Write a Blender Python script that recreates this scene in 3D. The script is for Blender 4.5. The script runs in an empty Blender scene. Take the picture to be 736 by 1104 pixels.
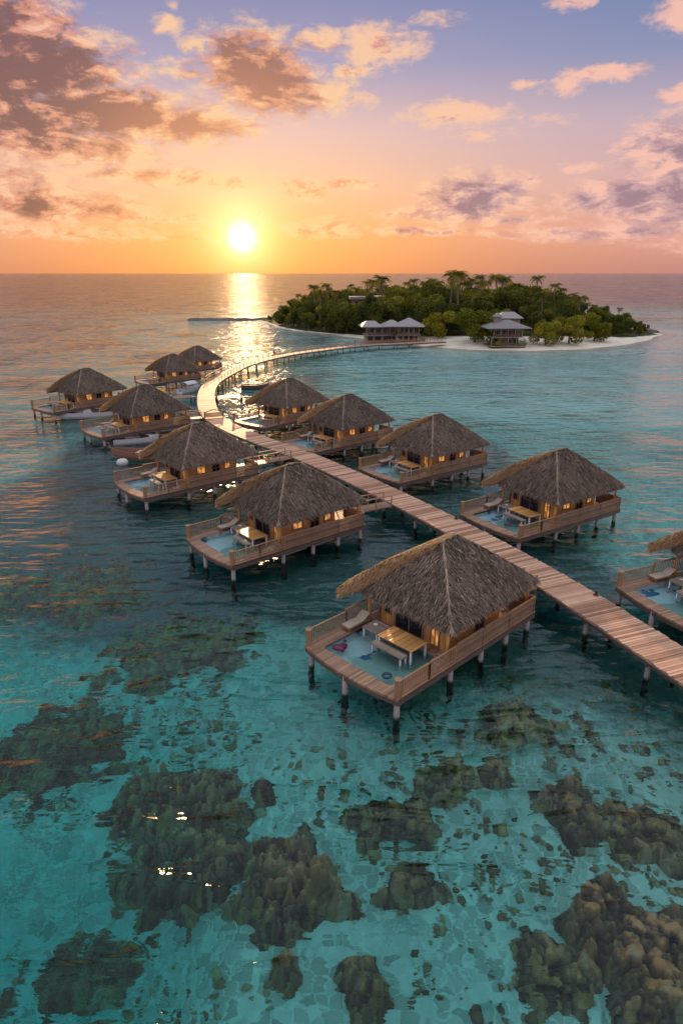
import bpy, math, random
import numpy as np
from mathutils import Vector, Matrix
R = math.radians
scene = bpy.context.scene
COL = scene.collection
rnd = random.Random(7)
npr = np.random.default_rng(7)

# ------------------------------------------------------------------ camera
CAM_H = 22.0
cam_d = bpy.data.cameras.new('camera')
cam_d.sensor_fit = 'VERTICAL'; cam_d.sensor_height = 36.0
cam_d.lens = 700.0 / 1104.0 * 36.0
cam_d.clip_start = 0.5; cam_d.clip_end = 60000
cam = bpy.data.objects.new('camera', cam_d); COL.objects.link(cam)
PITCH = math.atan(257.5 / 700.0)
cam.location = (0, 0, CAM_H)
cam.rotation_euler = (math.pi / 2 - PITCH, 0, 0)
scene.camera = cam
scene.view_settings.view_transform = 'Standard'
scene.view_settings.look = 'None'
scene.view_settings.exposure = 0.0
scene.view_settings.gamma = 1.0
scene.cycles.max_bounces = 10
scene.cycles.transmission_bounces = 6
scene.cycles.diffuse_bounces = 2
scene.cycles.glossy_bounces = 3
scene.cycles.transparent_max_bounces = 8
scene.cycles.sample_clamp_indirect = 4.0
scene.cycles.sample_clamp_direct = 32.0
scene.cycles.caustics_refractive = True
scene.cycles.caustics_reflective = False

def ray(px, py):
    """direction of a photo pixel (736 x 1104)"""
    u, v = px - 368.0, py - 552.0
    d = np.array([u, 700 * math.cos(PITCH) - v * math.sin(PITCH), -700 * math.sin(PITCH) - v * math.cos(PITCH)])
    return d / np.linalg.norm(d)
def ground(px, py, z=0.0):
    d = ray(px, py); s = (z - CAM_H) / d[2]
    return float(d[0] * s), float(d[1] * s)
def azel(px, py):
    d = ray(px, py)
    return math.degrees(math.atan2(d[0], d[1])), math.degrees(math.asin(d[2]))
SUN_AZ, SUN_EL = azel(261, 256)

# ------------------------------------------------------------------ node helpers
class NT:
    def __init__(s, tree): s.t = tree; s.n = tree.nodes; s.l = tree.links
    def put(s, sock, v):
        if isinstance(v, bpy.types.NodeSocket): s.l.new(v, sock)
        else: sock.default_value = v
    def new(s, typ, **kw):
        n = s.n.new(typ)
        for k, v in kw.items(): setattr(n, k, v)
        return n
    def math(s, op, a, b=0.0, c=0.0, clamp=False):
        n = s.n.new('ShaderNodeMath'); n.operation = op; n.use_clamp = clamp
        s.put(n.inputs[0], a); s.put(n.inputs[1], b); s.put(n.inputs[2], c)
        return n.outputs[0]
    def vec(s, op, a, b=(0, 0, 0), out=0):
        n = s.n.new('ShaderNodeVectorMath'); n.operation = op
        s.put(n.inputs[0], a); s.put(n.inputs[1], b)
        return n.outputs['Value'] if op in ('LENGTH', 'DOT_PRODUCT', 'DISTANCE') else n.outputs[0]
    def scale(s, a, f):
        n = s.n.new('ShaderNodeVectorMath'); n.operation = 'SCALE'
        s.put(n.inputs[0], a); s.put(n.inputs['Scale'], f); return n.outputs[0]
    def mix(s, f, a, b, blend='MIX'):
        n = s.n.new('ShaderNodeMix'); n.data_type = 'RGBA'; n.blend_type = blend
        s.put(n.inputs[0], f)
        for i, v in ((6, a), (7, b)):
            if isinstance(v, tuple) and len(v) == 3: v = v + (1.0,)
            s.put(n.inputs[i], v)
        return n.outputs[2]
    def smooth(s, x, a, b, lo=0.0, hi=1.0):
        n = s.n.new('ShaderNodeMapRange'); n.interpolation_type = 'SMOOTHSTEP'
        s.put(n.inputs[0], x)
        for i, v in ((1, a), (2, b), (3, lo), (4, hi)): s.put(n.inputs[i], v)
        return n.outputs[0]
    def ramp(s, x, stops, interp='LINEAR'):
        n = s.n.new('ShaderNodeValToRGB'); n.color_ramp.interpolation = interp
        e = n.color_ramp.elements
        while len(e) > 1: e.remove(e[-1])
        e[0].position, e[0].color = stops[0][0], tuple(stops[0][1]) + (1,)
        for p, c in stops[1:]:
            k = e.new(p); k.color = tuple(c) + (1,)
        s.put(n.inputs[0], x); return n.outputs[0]
    def noise(s, vec, scale, detail=3.0, rough=0.5, dist=0.0):
        n = s.n.new('ShaderNodeTexNoise')
        s.put(n.inputs['Vector'], vec); s.put(n.inputs['Scale'], scale)
        n.inputs['Detail'].default_value = detail; n.inputs['Roughness'].default_value = rough
        n.inputs['Distortion'].default_value = dist
        return n.outputs[0]
    def voronoi(s, vec, scale, feature='F1', out='Distance', rand=1.0):
        n = s.n.new('ShaderNodeTexVoronoi'); n.feature = feature
        s.put(n.inputs['Vector'], vec); s.put(n.inputs['Scale'], scale)
        n.inputs['Randomness'].default_value = rand
        return n.outputs[out]
    def mapping(s, vec, scale=(1, 1, 1), rot=(0, 0, 0), loc=(0, 0, 0)):
        n = s.n.new('ShaderNodeMapping'); s.put(n.inputs[0], vec)
        n.inputs['Scale'].default_value = scale; n.inputs['Rotation'].default_value = rot
        n.inputs['Location'].default_value = loc
        return n.outputs[0]

# ------------------------------------------------------------------ world: sunset sky
world = bpy.data.worlds.new('World'); scene.world = world; world.use_nodes = True
W = NT(world.node_tree); W.n.clear()
co = W.new('ShaderNodeTexCoord').outputs['Generated']
dirn = W.vec('NORMALIZE', co)
sep = W.new('ShaderNodeSeparateXYZ'); W.l.new(dirn, sep.inputs[0])
az = W.math('MULTIPLY', W.math('ARCTAN2', sep.outputs[0], sep.outputs[1]), 180 / math.pi)
el = W.math('MULTIPLY', W.math('ARCSINE', sep.outputs[2]), 180 / math.pi)
comb = W.new('ShaderNodeCombineXYZ'); W.l.new(az, comb.inputs[0]); W.l.new(el, comb.inputs[1])
ae = comb.outputs[0]
sun_dir = (math.sin(R(SUN_AZ)) * math.cos(R(SUN_EL)), math.cos(R(SUN_AZ)) * math.cos(R(SUN_EL)), math.sin(R(SUN_EL)))
ang = W.math('MULTIPLY', W.math('ARCCOSINE', W.math('MINIMUM', W.vec('DOT_PRODUCT', dirn, sun_dir), 1.0)), 180 / math.pi)
# vertical gradients: towards the sun's side and away from it
e01 = W.math('DIVIDE', W.math('MAXIMUM', el, 0.0), 90.0)
HI, ZEN = (.92, 1.04, 1.18), (.92, 1.04, 1.18)  # high sky out of view, raised above dusk level as added fill
g_front = W.ramp(e01, [(0, (.74, .27, .12)), (.03, (.90, .38, .16)), (.07, (.90, .51, .33)), (.115, (.78, .52, .49)),
                       (.16, (.40, .36, .53)), (.21, (.235, .26, .46)), (.45, HI), (1, ZEN)])
g_right = W.ramp(e01, [(0, (.56, .26, .22)), (.03, (.74, .36, .30)), (.07, (.70, .42, .42)), (.115, (.53, .41, .50)),
                       (.16, (.25, .29, .47)), (.21, (.145, .22, .42)), (.45, HI), (1, ZEN)])
g_back = W.ramp(e01, [(0, (.80, .62, .78)), (.1, (.95, .72, .86)), (.25, (.78, .70, .98)), (.6, HI), (1, ZEN)])  # sky behind the camera, also brightened as added fill
saz = W.math('ABSOLUTE', W.math('SUBTRACT', az, SUN_AZ))
base = W.mix(W.smooth(saz, 4, 38), g_front, g_right)
base = W.mix(W.smooth(saz, 45, 140), base, g_back)
# warm glow of the low sun
def gauss(x, s): return W.math('EXPONENT', W.math('MULTIPLY', W.math('POWER', W.math('DIVIDE', x, s), 2.0), -1.0))
def addc(c, col, f):
    return W.mix(1.0, c, W.mix(f, (0, 0, 0), col), 'ADD')
# the glow is broader along the horizon than upward
flat = W.vec('LENGTH', W.vec('MULTIPLY', W.vec('SUBTRACT', ae, (SUN_AZ, SUN_EL, 0)), (1 / 13.0, 1 / 7.0, 0)))
base = addc(base, (.20, .12, .01), gauss(flat, 1.0))
base = addc(base, (.20, .16, .035), gauss(ang, 4.0))

# clouds: each one an uneven puff at its own place in the sky dome
CL = [  # px, py, half width, half height, darkness, strength
 (35, 70, 95, 42, 1, 1), (120, 122, 105, 26, 1, 1), (205, 134, 80, 22, .75, .9), (30, 130, 95, 30, .9, .9), (70, 158, 120, 20, .6, .85),
 (-40, 60, 110, 75, 1, 1.1), (25, 22, 60, 18, .25, .8), (95, 55, 50, 14, .1, .55),
 (150, 188, 95, 9, .45, .7), (205, 193, 85, 10, .5, .75), (55, 222, 105, 20, .65, .9), (150, 236, 100, 8, .4, .6), (40, 250, 180, 9, .4, .55),
 (-60, 190, 120, 20, .6, .8), (160, 256, 90, 6, .3, .5),
 (268, 72, 58, 36, .95, .95), (296, 96, 50, 28, 1, .95), (345, 104, 52, 18, .2, .75), (230, 70, 60, 10, .2, .45),
 (325, 205, 30, 12, .5, .8), (378, 199, 38, 6, .45, .75), (349, 247, 48, 13, .4, .7), (262, 196, 22, 7, .4, .5), (425, 231, 25, 7, .4, .6),
 (512, 213, 62, 26, .7, .95), (480, 232, 70, 13, .55, .7), (455, 249, 70, 6, .55, .7), (560, 238, 60, 8, .5, .6), (574, 195, 16, 5, .6, .65),
 (690, 212, 85, 20, .75, .95), (735, 165, 60, 40, .55, .9), (640, 213, 45, 16, .55, .75), (790, 205, 110, 50, .7, 1), (700, 250, 160, 11, .6, .6), (590, 250, 120, 6, .5, .5),
 (494, 123, 56, 13, .12, .85), (520, 146, 40, 6, .1, .45), (407, 50, 48, 19, .1, .8), (345, 43, 30, 11, .1, .75), (380, 78, 28, 8, .1, .7), (440, 125, 25, 9, .05, .45),
 (203, 48, 17, 10, .05, .75), (180, 27, 19, 9, .05, .7), (186, 8, 12, 5, .05, .55), (205, 80, 30, 8, .05, .6),
 (655, 79, 42, 8, .1, .8), (612, 93, 26, 8, .1, .75), (565, 91, 18, 5, .05, .6), (731, 14, 26, 15, .15, .9), (614, 1, 20, 7, .1, .7), (735, 103, 26, 8, .15, .8), (622, 180, 28, 6, .15, .6), (472, 20, 30, 8, .05, .4),
 (262, 229, 36, 5, .2, .6), (590, 128, 40, 6, .05, .35),
]
# beyond the picture's edges the same kind of sky goes on
for k in range(26):
    a = rnd.uniform(60, 330)
    CL.append(('ae', SUN_AZ + a, rnd.uniform(3, 40), rnd.uniform(6, 16), rnd.uniform(1.5, 4.5), rnd.uniform(.1, .7), rnd.uniform(.6, .9)))
warp = W.new('ShaderNodeTexNoise'); W.l.new(ae, warp.inputs['Vector']); warp.inputs['Scale'].default_value = .55; warp.inputs['Detail'].default_value = 4
ae_w = W.vec('ADD', ae, W.vec('MULTIPLY', W.vec('SUBTRACT', warp.outputs['Color'], (.5, .5, .5)), (2.6, 1.0, 0)))
tot = None; dark = None
for c in CL:
    if c[0] == 'ae': _, a0, e0, hw, hh, dk, st = c; a0 = (a0 + 180) % 360 - 180
    else:
        a0, e0 = azel(c[0], c[1]); hw = c[2] * .082 * 1.18; hh = c[3] * .075 * 1.3; dk, st = c[4], c[5]
    v = W.vec('MULTIPLY', W.vec('SUBTRACT', ae_w, (a0, e0, 0)), (1 / hw, 1 / hh, 0))
    m = W.math('MULTIPLY', W.math('SUBTRACT', 1.0, W.vec('LENGTH', v), clamp=True), st)
    tot = m if tot is None else W.math('MAXIMUM', tot, m)
    d = W.math('MULTIPLY', m, dk)
    dark = d if dark is None else W.math('MAXIMUM', dark, d)
nz = W.noise(W.mapping(ae, scale=(.40, .95, 1)), 1.0, 8, .62, .5)
nz2 = W.noise(W.mapping(ae, scale=(1.3, 2.9, 1), loc=(3, 7, 0)), 1.0, 6, .65)
dn = W.math('ADD', W.math('MULTIPLY', tot, 1.55), W.math('ADD', W.math('MULTIPLY', W.math('SUBTRACT', nz, .5), 1.9), W.math('MULTIPLY', W.math('SUBTRACT', nz2, .5), .9)))
alpha = W.math('MULTIPLY', W.smooth(dn, .06, .92), W.smooth(tot, 0.0, .16))
tosun = W.vec('NORMALIZE', W.vec('SUBTRACT', (SUN_AZ, SUN_EL + 3, 0), ae))
ae_s = W.vec('ADD', ae, W.scale(tosun, 1.5))
nzs = W.noise(W.mapping(ae_s, scale=(.40, .95, 1)), 1.0, 8, .62, .5)
nz2s = W.noise(W.mapping(ae_s, scale=(1.3, 2.9, 1), loc=(3, 7, 0)), 1.0, 6, .65)
relief = W.math('ADD', W.math('MULTIPLY', W.math('SUBTRACT', nz, nzs), 2.6), W.math('MULTIPLY', W.math('SUBTRACT', nz2, nz2s), .55))
body = W.math('ADD', W.math('MULTIPLY', dark, 1.55), W.math('ADD', W.math('MULTIPLY', W.math('SUBTRACT', nz, .5), 1.0), W.math('MULTIPLY', W.math('SUBTRACT', nz2, .5), .6)))
thick = W.smooth(W.math('SUBTRACT', body, W.math('MULTIPLY', relief, 1.15)), .0, 1.22)
lit = W.mix(W.smooth(ang, 3, 30), (1.0, .64, .32), (.96, .54, .43))
mid = W.mix(W.smooth(ang, 4, 24), (.90, .42, .20), (.70, .28, .21))
mid = W.mix(W.smooth(az, -2, 14), mid, (.60, .36, .38))
core = W.mix(W.smooth(ang, 4, 17), (.70, .29, .15), (.225, .10, .09))
core = W.mix(W.smooth(az, -2, 14), core, (.34, .21, .27))
ccol = W.mix(W.smooth(thick, 0.0, .5), lit, W.mix(W.smooth(thick, .45, 1.0), mid, core))
skyc = W.mix(W.math('MULTIPLY', alpha, .93), base, ccol)
# the sun itself, seen through a thin veil
skyc = addc(skyc, (.62, .47, .22), gauss(ang, 2.5))
skyc = addc(skyc, (5.0, 3.8, 2.0), gauss(ang, .85))
ns = W.new('ShaderNodeTexSky'); ns.sky_type = 'NISHITA'; ns.sun_disc = False
ns.sun_elevation = R(SUN_EL); ns.sun_rotation = R(SUN_AZ)
bg = W.new('ShaderNodeBackground'); bg.inputs[1].default_value = 0.1
full = W.vec('ADD', W.scale(skyc, 9.6), W.scale(ns.outputs[0], .07))
W.put(bg.inputs[0], full)
wo = W.new('ShaderNodeOutputWorld'); W.l.new(bg.outputs[0], wo.inputs[0])

# ------------------------------------------------------------------ sun
sl = bpy.data.lights.new('sun', 'SUN'); sl.energy = 5.0; sl.angle = R(0.5); sl.color = (1.0, .60, .30)
so = bpy.data.objects.new('sun', sl); COL.objects.link(so)
lamp_dir = Vector((math.sin(R(SUN_AZ)) * math.cos(R(8.5)), math.cos(R(SUN_AZ)) * math.cos(R(8.5)), math.sin(R(8.5))))
so.rotation_euler = lamp_dir.to_track_quat('Z', 'Y').to_euler()
so.location = (-40, 200, 60)

# ------------------------------------------------------------------ materials
def mat(name):
    m = bpy.data.materials.new(name); m.use_nodes = True
    t = NT(m.node_tree); t.n.clear()
    out = t.new('ShaderNodeOutputMaterial')
    return m, t, out
def principled(t, out, color, rough=.7, normal=None, metallic=0.0, spec=.5):
    p = t.new('ShaderNodeBsdfPrincipled')
    if isinstance(color, tuple) and len(color) == 3: color = color + (1,)
    t.put(p.inputs['Base Color'], color); t.put(p.inputs['Roughness'], rough)
    p.inputs['Metallic'].default_value = metallic; p.inputs['Specular IOR Level'].default_value = spec
    if normal is not None: t.l.new(normal, p.inputs['Normal'])
    t.l.new(p.outputs[0], out.inputs[0]); return p
def bump(t, h, dist, strength=1.0):
    b = t.new('ShaderNodeBump'); b.inputs['Distance'].default_value = dist; b.inputs['Strength'].default_value = strength
    t.l.new(h, b.inputs['Height']); return b.outputs[0]
def objco(t): return t.new('ShaderNodeTexCoord').outputs['Object']
def geopos(t): return t.new('ShaderNodeNewGeometry').outputs['Position']
def attr(t, name): 
    a = t.new('ShaderNodeAttribute'); a.attribute_name = name; return a.outputs['Fac']

def wood_mat(name, c1, c2, plank=None, rough=.6, axis=0, spec=.5, grain=(1, 14, 14)):
    """c1..c2 streaky wood; plank = (board width, axis across the boards)"""
    m, t, out = mat(name); o = objco(t)
    g = t.noise(t.mapping(o, scale=grain), 1.6, 5, .65)
    blot = t.noise(o, .9, 3, .6)
    f = t.math('ADD', t.math('MULTIPLY', g, .6), t.math('MULTIPLY', blot, .5))
    col = t.ramp(f, [(.32, c1), (.75, c2)])
    nrm = None
    if plank:
        w, ax = plank
        s = t.new('ShaderNodeSeparateXYZ'); t.l.new(o, s.inputs[0])
        x = t.math('DIVIDE', s.outputs[ax], w)
        fl = t.math('FLOOR', x); fr = t.math('FRACT', x)
        wn = t.new('ShaderNodeTexWhiteNoise'); wn.noise_dimensions = '1D'; t.l.new(fl, wn.inputs['W'])
        col = t.mix(1.0, col, t.mix(wn.outputs['Value'], (.62, .6, .58), (1.25, 1.2, 1.15)), 'MULTIPLY')
        gap = t.smooth(t.math('ABSOLUTE', t.math('SUBTRACT', fr, .5)), .43, .5)
        col = t.mix(t.math('MULTIPLY', gap, .8), col, (.03, .02, .015))
        nrm = bump(t, t.math('SUBTRACT', t.math('MULTIPLY', g, .25), gap), .02, .8)
    else:
        nrm = bump(t, g, .015, .6)
    principled(t, out, col, rough, nrm, spec=spec); return m
M = {}
M['deck'] = wood_mat('deck_wood', (.20, .105, .06), (.44, .255, .155), (.16, 1), .5)
M['rail'] = wood_mat('rail_wood', (.21, .11, .05), (.44, .25, .125), None, .6)
M['panel'] = wood_mat('panel_wood', (.16, .095, .055), (.34, .21, .125), (.16, 2), .65)
M['wall'] = wood_mat('wall_wood', (.42, .20, .055), (.68, .36, .11), (.22, 1), .55, grain=(14, 14, 1))
M['wall_end'] = M['wall']
M['warm'] = wood_mat('warm_top_wood', (.56, .25, .07), (.80, .43, .16), (.38, 1), .4)
M['grey_wood'] = wood_mat('weathered_wood', (.24, .18, .14), (.44, .34, .27), (.2, 0), .6)
M['dark_wood'] = wood_mat('dark_wood', (.035, .024, .018), (.09, .06, .042), None, .6)
M['beam'] = wood_mat('beam_wood', (.06, .04, .03), (.15, .10, .075), None, .65)

m, t, out = mat('thatch'); o = objco(t)
tone = attr(t, 'tone')
oi = t.new('ShaderNodeObjectInfo').outputs['Random']
w1 = t.noise(o, .55, 4, .6); w2 = t.noise(o, 3.0, 3, .6)
f = t.math('ADD', tone, t.math('ADD', t.math('MULTIPLY', t.math('SUBTRACT', w1, .5), .55), t.math('MULTIPLY', t.math('SUBTRACT', w2, .5), .35)))
col = t.ramp(f, [(.0, (.036, .024, .018)), (.35, (.115, .083, .064)), (.65, (.25, .19, .145)), (1, (.52, .39, .26))])
col = t.mix(1.0, col, t.mix(oi, (.88, .88, .9), (1.1, 1.08, 1.05)), 'MULTIPLY')
pb = principled(t, out, col, .75, bump(t, t.noise(o, 22, 3, .7), .04, .7), spec=.25)
tr = t.new('ShaderNodeBsdfTranslucent'); t.l.new(t.mix(1.0, col, (1.5, 1.3, 1.0), 'MULTIPLY'), tr.inputs[0])
mx = t.new('ShaderNodeMixShader'); mx.inputs[0].default_value = .22; t.l.new(pb.outputs[0], mx.inputs[1]); t.l.new(tr.outputs[0], mx.inputs[2]); t.l.new(mx.outputs[0], out.inputs[0]); M['thatch'] = m
mg = m.copy(); mg.name = 'sunlit_thatch'  # thatch copy with the wing's sunlit gold put into its colour
for nd in mg.node_tree.nodes:
    if nd.type == 'VALTORGB':
        for e_, c_ in zip(nd.color_ramp.elements, ((.09, .055, .028), (.23, .145, .07), (.42, .27, .13), (.66, .46, .24))): e_.color = c_ + (1,)
M['thatch_sunlit'] = mg

m, t, out = mat('stilt'); o = objco(t)
s = t.new('ShaderNodeSeparateXYZ'); t.l.new(geopos(t), s.inputs[0])
c = t.ramp(t.noise(o, 6, 4, .6), [(.3, (.24, .21, .18)), (.7, (.40, .36, .32))])
wet = t.smooth(t.math('ADD', s.outputs[2], t.math('MULTIPLY', t.noise(geopos(t), 5, 2), .25)), .16, .36)
principled(t, out, t.mix(wet, (.035, .04, .03), c), .8, bump(t, t.noise(o, 20, 3), .01)); M['stilt'] = m

m, t, out = mat('walkway_planks'); tone = attr(t, 'tone'); o = objco(t)
g = t.noise(o, 3.0, 5, .7)
c = t.ramp(t.math('ADD', t.math('MULTIPLY', tone, .75), t.math('MULTIPLY', g, .35)), [(.1, (.20, .09, .05)), (.5, (.48, .25, .15)), (.95, (.70, .42, .27))])
st = t.smooth(t.noise(o, .35, 4, .6), .55, .75)
c = t.mix(t.math('MULTIPLY', st, .35), c, (.28, .15, .11))
principled(t, out, c, t.math('ADD', .52, t.math('MULTIPLY', g, .25)), bump(t, g, .01, .5), spec=.3); M['planks'] = m

def plain(name, c, rough=.5, var=.12, scale=6.0, spec=.5, metallic=0):
    m, t, out = mat(name); o = objco(t)
    n = t.noise(o, scale, 4, .6)
    lo = tuple(x * (1 - var) for x in c); hi = tuple(min(1, x * (1 + var)) for x in c)
    principled(t, out, t.mix(n, lo, hi), rough, bump(t, n, .01, .3), metallic, spec); return m
M['white'] = plain('white_paint', (.76, .74, .70), .4)
M['cushion'] = plain('tan_cushion', (.55, .40, .26), .9)
M['cushion_pale'] = plain('pale_cushion', (.44, .35, .27), .9)
M['hull_white'] = plain('white_hull', (.52, .51, .50), .35, .15)
M['hull_brown'] = plain('brown_hull', (.24, .12, .07), .5, .3)
M['hull_dark'] = plain('dark_hull', (.09, .05, .04), .55, .3)
M['seat_grey'] = plain('boat_seat', (.35, .33, .32), .7)
M['float_red'] = plain('magenta_vinyl', (.11, .008, .035), .35)
M['float_blue'] = plain('blue_vinyl', (.012, .05, .075), .35)
M['plaster'] = plain('pale_plaster', (.27, .21, .16), .7)
M['roof_pale'] = plain('pale_roof', (.27, .235, .22), .6, .2)
M['roof_grey'] = plain('grey_roof', (.20, .18, .17), .7, .2)
M['timber'] = plain('house_timber', (.22, .14, .085), .7, .3)
M['rock'] = plain('rock', (.12, .095, .075), .85, .45, 1.5)
M['skin'] = plain('skin', (.42, .26, .18), .6)
M['cloth_dark'] = plain('dark_clothes', (.05, .05, .07), .9)
M['hair'] = plain('hair', (.02, .014, .01), .7)
M['dark_glass'] = plain('dark_glass', (.012, .014, .016), .08, .1, 3)
M['dark_open'] = plain('dark_interior', (.03, .02, .014), .8)

m, t, out = mat('lit_window')
e = t.new('ShaderNodeEmission'); o = objco(t)
t.put(e.inputs[0], t.mix(t.noise(o, 2.0, 2), (1.0, .36, .07), (1.0, .50, .16))); t.l.new(t.smooth(t.noise(o, 1.3, 2), .3, .7, .25, 1.3), e.inputs[1])
t.l.new(e.outputs[0], out.inputs[0]); M['lit'] = m

def water_mat(name, absorb, dens, pool=False):
    m, t, out = mat(name); p = geopos(t)
    if pool:
        h = t.noise(p, 2.6, 3, .5); nrm = bump(t, h, .07, 1.0); nrf = nrm; gr = .02
    else:
        pm = t.mapping(p, scale=(.32, 1.0, 1), rot=(0, 0, R(-12)))
        n1 = t.noise(pm, .62, 2.5, .5, .6)
        n2 = t.noise(t.mapping(p, scale=(.55, 1.0, 1), rot=(0, 0, R(14))), 1.9, 3, .5, .3)
        n3 = t.noise(t.mapping(p, scale=(.5, 1, 1), rot=(0, 0, R(-4))), .13, 3, .5)
        sheet = t.smooth(t.noise(p, .045, 3, .55), .35, .7, .55, 1.25)   # gusts: rougher and calmer patches
        h = t.math('ADD', t.math('MULTIPLY', n1, .62), t.math('ADD', t.math('MULTIPLY', n2, .10), t.math('MULTIPLY', n3, 1.3)))
        h = t.math('MULTIPLY', h, sheet)
        # cell-like ripples between the crests
        wv = t.new('ShaderNodeTexVoronoi'); wv.feature = 'SMOOTH_F1'; t.l.new(t.mapping(p, scale=(.75, 1, 1), rot=(0, 0, R(20))), wv.inputs['Vector']); wv.inputs['Scale'].default_value = 1.0; wv.inputs['Smoothness'].default_value = .6
        h = t.math('ADD', h, t.math('MULTIPLY', wv.outputs['Distance'], .16))
        nrm = bump(t, h, .86, 1.0); nrf = bump(t, h, .56, 1.0); gr = .12
        # far off, where single waves are finer than the eye resolves, the slopes still tilt the surface every way
        cn = t.new('ShaderNodeTexNoise'); t.l.new(t.mapping(p, scale=(.5, 1, 1)), cn.inputs['Vector']); cn.inputs['Scale'].default_value = .7; cn.inputs['Detail'].default_value = 3
        far = t.smooth(t.vec('LENGTH', p), 70, 330)
        tl = t.vec('MULTIPLY', t.vec('SUBTRACT', cn.outputs['Color'], (.5, .5, .5)), (.09, 1.4, 0))
        nrm = t.vec('NORMALIZE', t.vec('ADD', nrm, t.scale(tl, far)))
    fr = t.new('ShaderNodeFresnel'); fr.inputs[0].default_value = 1.33; t.l.new(nrm, fr.inputs['Normal'])
    rf = t.new('ShaderNodeBsdfRefraction'); rf.inputs['IOR'].default_value = 1.33; rf.inputs['Roughness'].default_value = 0.0
    rf.inputs['Color'].default_value = (.97, .99, 1, 1)
    gl = t.new('ShaderNodeBsdfGlossy'); gl.distribution = 'BECKMANN'; gl.inputs['Roughness'].default_value = gr; gl.inputs['Color'].default_value = (1, 1, 1, 1)
    t.l.new(nrf, rf.inputs['Normal']); t.l.new(nrm, gl.inputs['Normal'])
    mx = t.new('ShaderNodeMixShader'); t.l.new(fr.outputs[0], mx.inputs[0]); t.l.new(rf.outputs[0], mx.inputs[1]); t.l.new(gl.outputs[0], mx.inputs[2])
    t.l.new(mx.outputs[0], out.inputs['Surface'])
    va = t.new('ShaderNodeVolumeAbsorption'); va.inputs['Color'].default_value = tuple(absorb) + (1,); va.inputs['Density'].default_value = dens
    t.l.new(va.outputs[0], out.inputs['Volume'])
    return m
M['sea'] = water_mat('sea_water', (0.0, .878, .892), .25)
M['poolw'] = water_mat('pool_water', (0.0, .86, .84), .28, True)

m, t, out = mat('pool_tiles'); o = objco(t)
oi = t.new('ShaderNodeObjectInfo').outputs['Random']
s = t.new('ShaderNodeSeparateXYZ'); t.l.new(o, s.inputs[0])
off = t.new('ShaderNodeCombineXYZ'); t.l.new(t.math('MULTIPLY', oi, 40.0), off.inputs[0])
nn = t.noise(t.vec('ADD', o, off.outputs[0]), .55, 2, .5, .3)
f = t.math('ADD', t.math('MULTIPLY', t.math('SUBTRACT', s.outputs[1], 3.9), .28), t.math('MULTIPLY', t.math('SUBTRACT', nn, .5), 1.3))
c = t.mix(t.smooth(f, .10, .22), (.36, .48, .43), (.78, .82, .85))
nb = t.noise(t.vec('ADD', o, off.outputs[0]), .8, 2, .5)
c = t.mix(t.math('MULTIPLY', t.smooth(nb, .60, .63), t.smooth(s.outputs[1], 2.5, 4.5)), c, (.03, .16, .34))
brick = t.voronoi(o, 9.0, 'DISTANCE_TO_EDGE')
c = t.mix(t.smooth(brick, .0, .06, .35, 0), c, (.5, .5, .48))
principled(t, out, c, .3); M['tiles'] = m

m, t, out = mat('sea_sand'); p = geopos(t)
n1 = t.noise(p, .16, 5, .6); n2 = t.noise(p, 1.1, 5, .65); n3 = t.noise(t.mapping(p, loc=(40, 9, 0)), .035, 4, .6)
c = t.ramp(t.math('ADD', t.math('MULTIPLY', n1, .6), t.math('MULTIPLY', n2, .4)), [(.3, (.50, .49, .42)), (.55, (.76, .72, .61)), (.8, (.90, .85, .73))])
# caustic light web put into the sand colour: bright seams around darker cells
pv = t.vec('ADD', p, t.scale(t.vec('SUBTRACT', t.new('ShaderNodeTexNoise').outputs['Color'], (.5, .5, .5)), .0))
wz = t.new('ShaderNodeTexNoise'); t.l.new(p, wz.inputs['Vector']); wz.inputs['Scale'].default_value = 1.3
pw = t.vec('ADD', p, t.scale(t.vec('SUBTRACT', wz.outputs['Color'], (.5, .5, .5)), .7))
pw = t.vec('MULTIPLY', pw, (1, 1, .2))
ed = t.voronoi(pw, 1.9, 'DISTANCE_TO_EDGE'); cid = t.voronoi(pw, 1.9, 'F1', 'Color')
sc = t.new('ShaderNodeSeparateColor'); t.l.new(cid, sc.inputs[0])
caustic_cells = t.math('MULTIPLY', t.smooth(ed, .015, .14), t.smooth(t.math('ADD', n1, t.math('MULTIPLY', sc.outputs[0], .35)), .42, .75))
cell_shade = t.mix(sc.outputs[1], (.16, .17, .14), (.46, .43, .34))
c = t.mix(t.math('MULTIPLY', caustic_cells, .66), c, cell_shade)
# weed and dark rubble beds
wd = t.smooth(t.math('ADD', n3, t.math('MULTIPLY', t.math('SUBTRACT', n2, .5), .25)), .50, .62)
bed = attr(t, 'bed')
c = t.mix(t.math('MULTIPLY', t.math('MULTIPLY', wd, t.smooth(bed, -.8, -.1)), .78), c, (.055, .065, .045))
c = t.mix(t.math('MULTIPLY', t.smooth(t.math('ADD', bed, t.math('MULTIPLY', t.math('SUBTRACT', n2, .5), .5)), .35, .65), .82), c, t.mix(n2, (.02, .04, .042), (.07, .10, .095)))
c = t.mix(t.math('MULTIPLY', t.smooth(bed, -.2, -.9), .8), c, (.90, .87, .78))
hh = t.math('ADD', t.math('MULTIPLY', caustic_cells, .5), t.noise(p, 2.5, 4, .6))
principled(t, out, c, .9, bump(t, hh, .12, .8), spec=.1); M['sand'] = m

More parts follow.
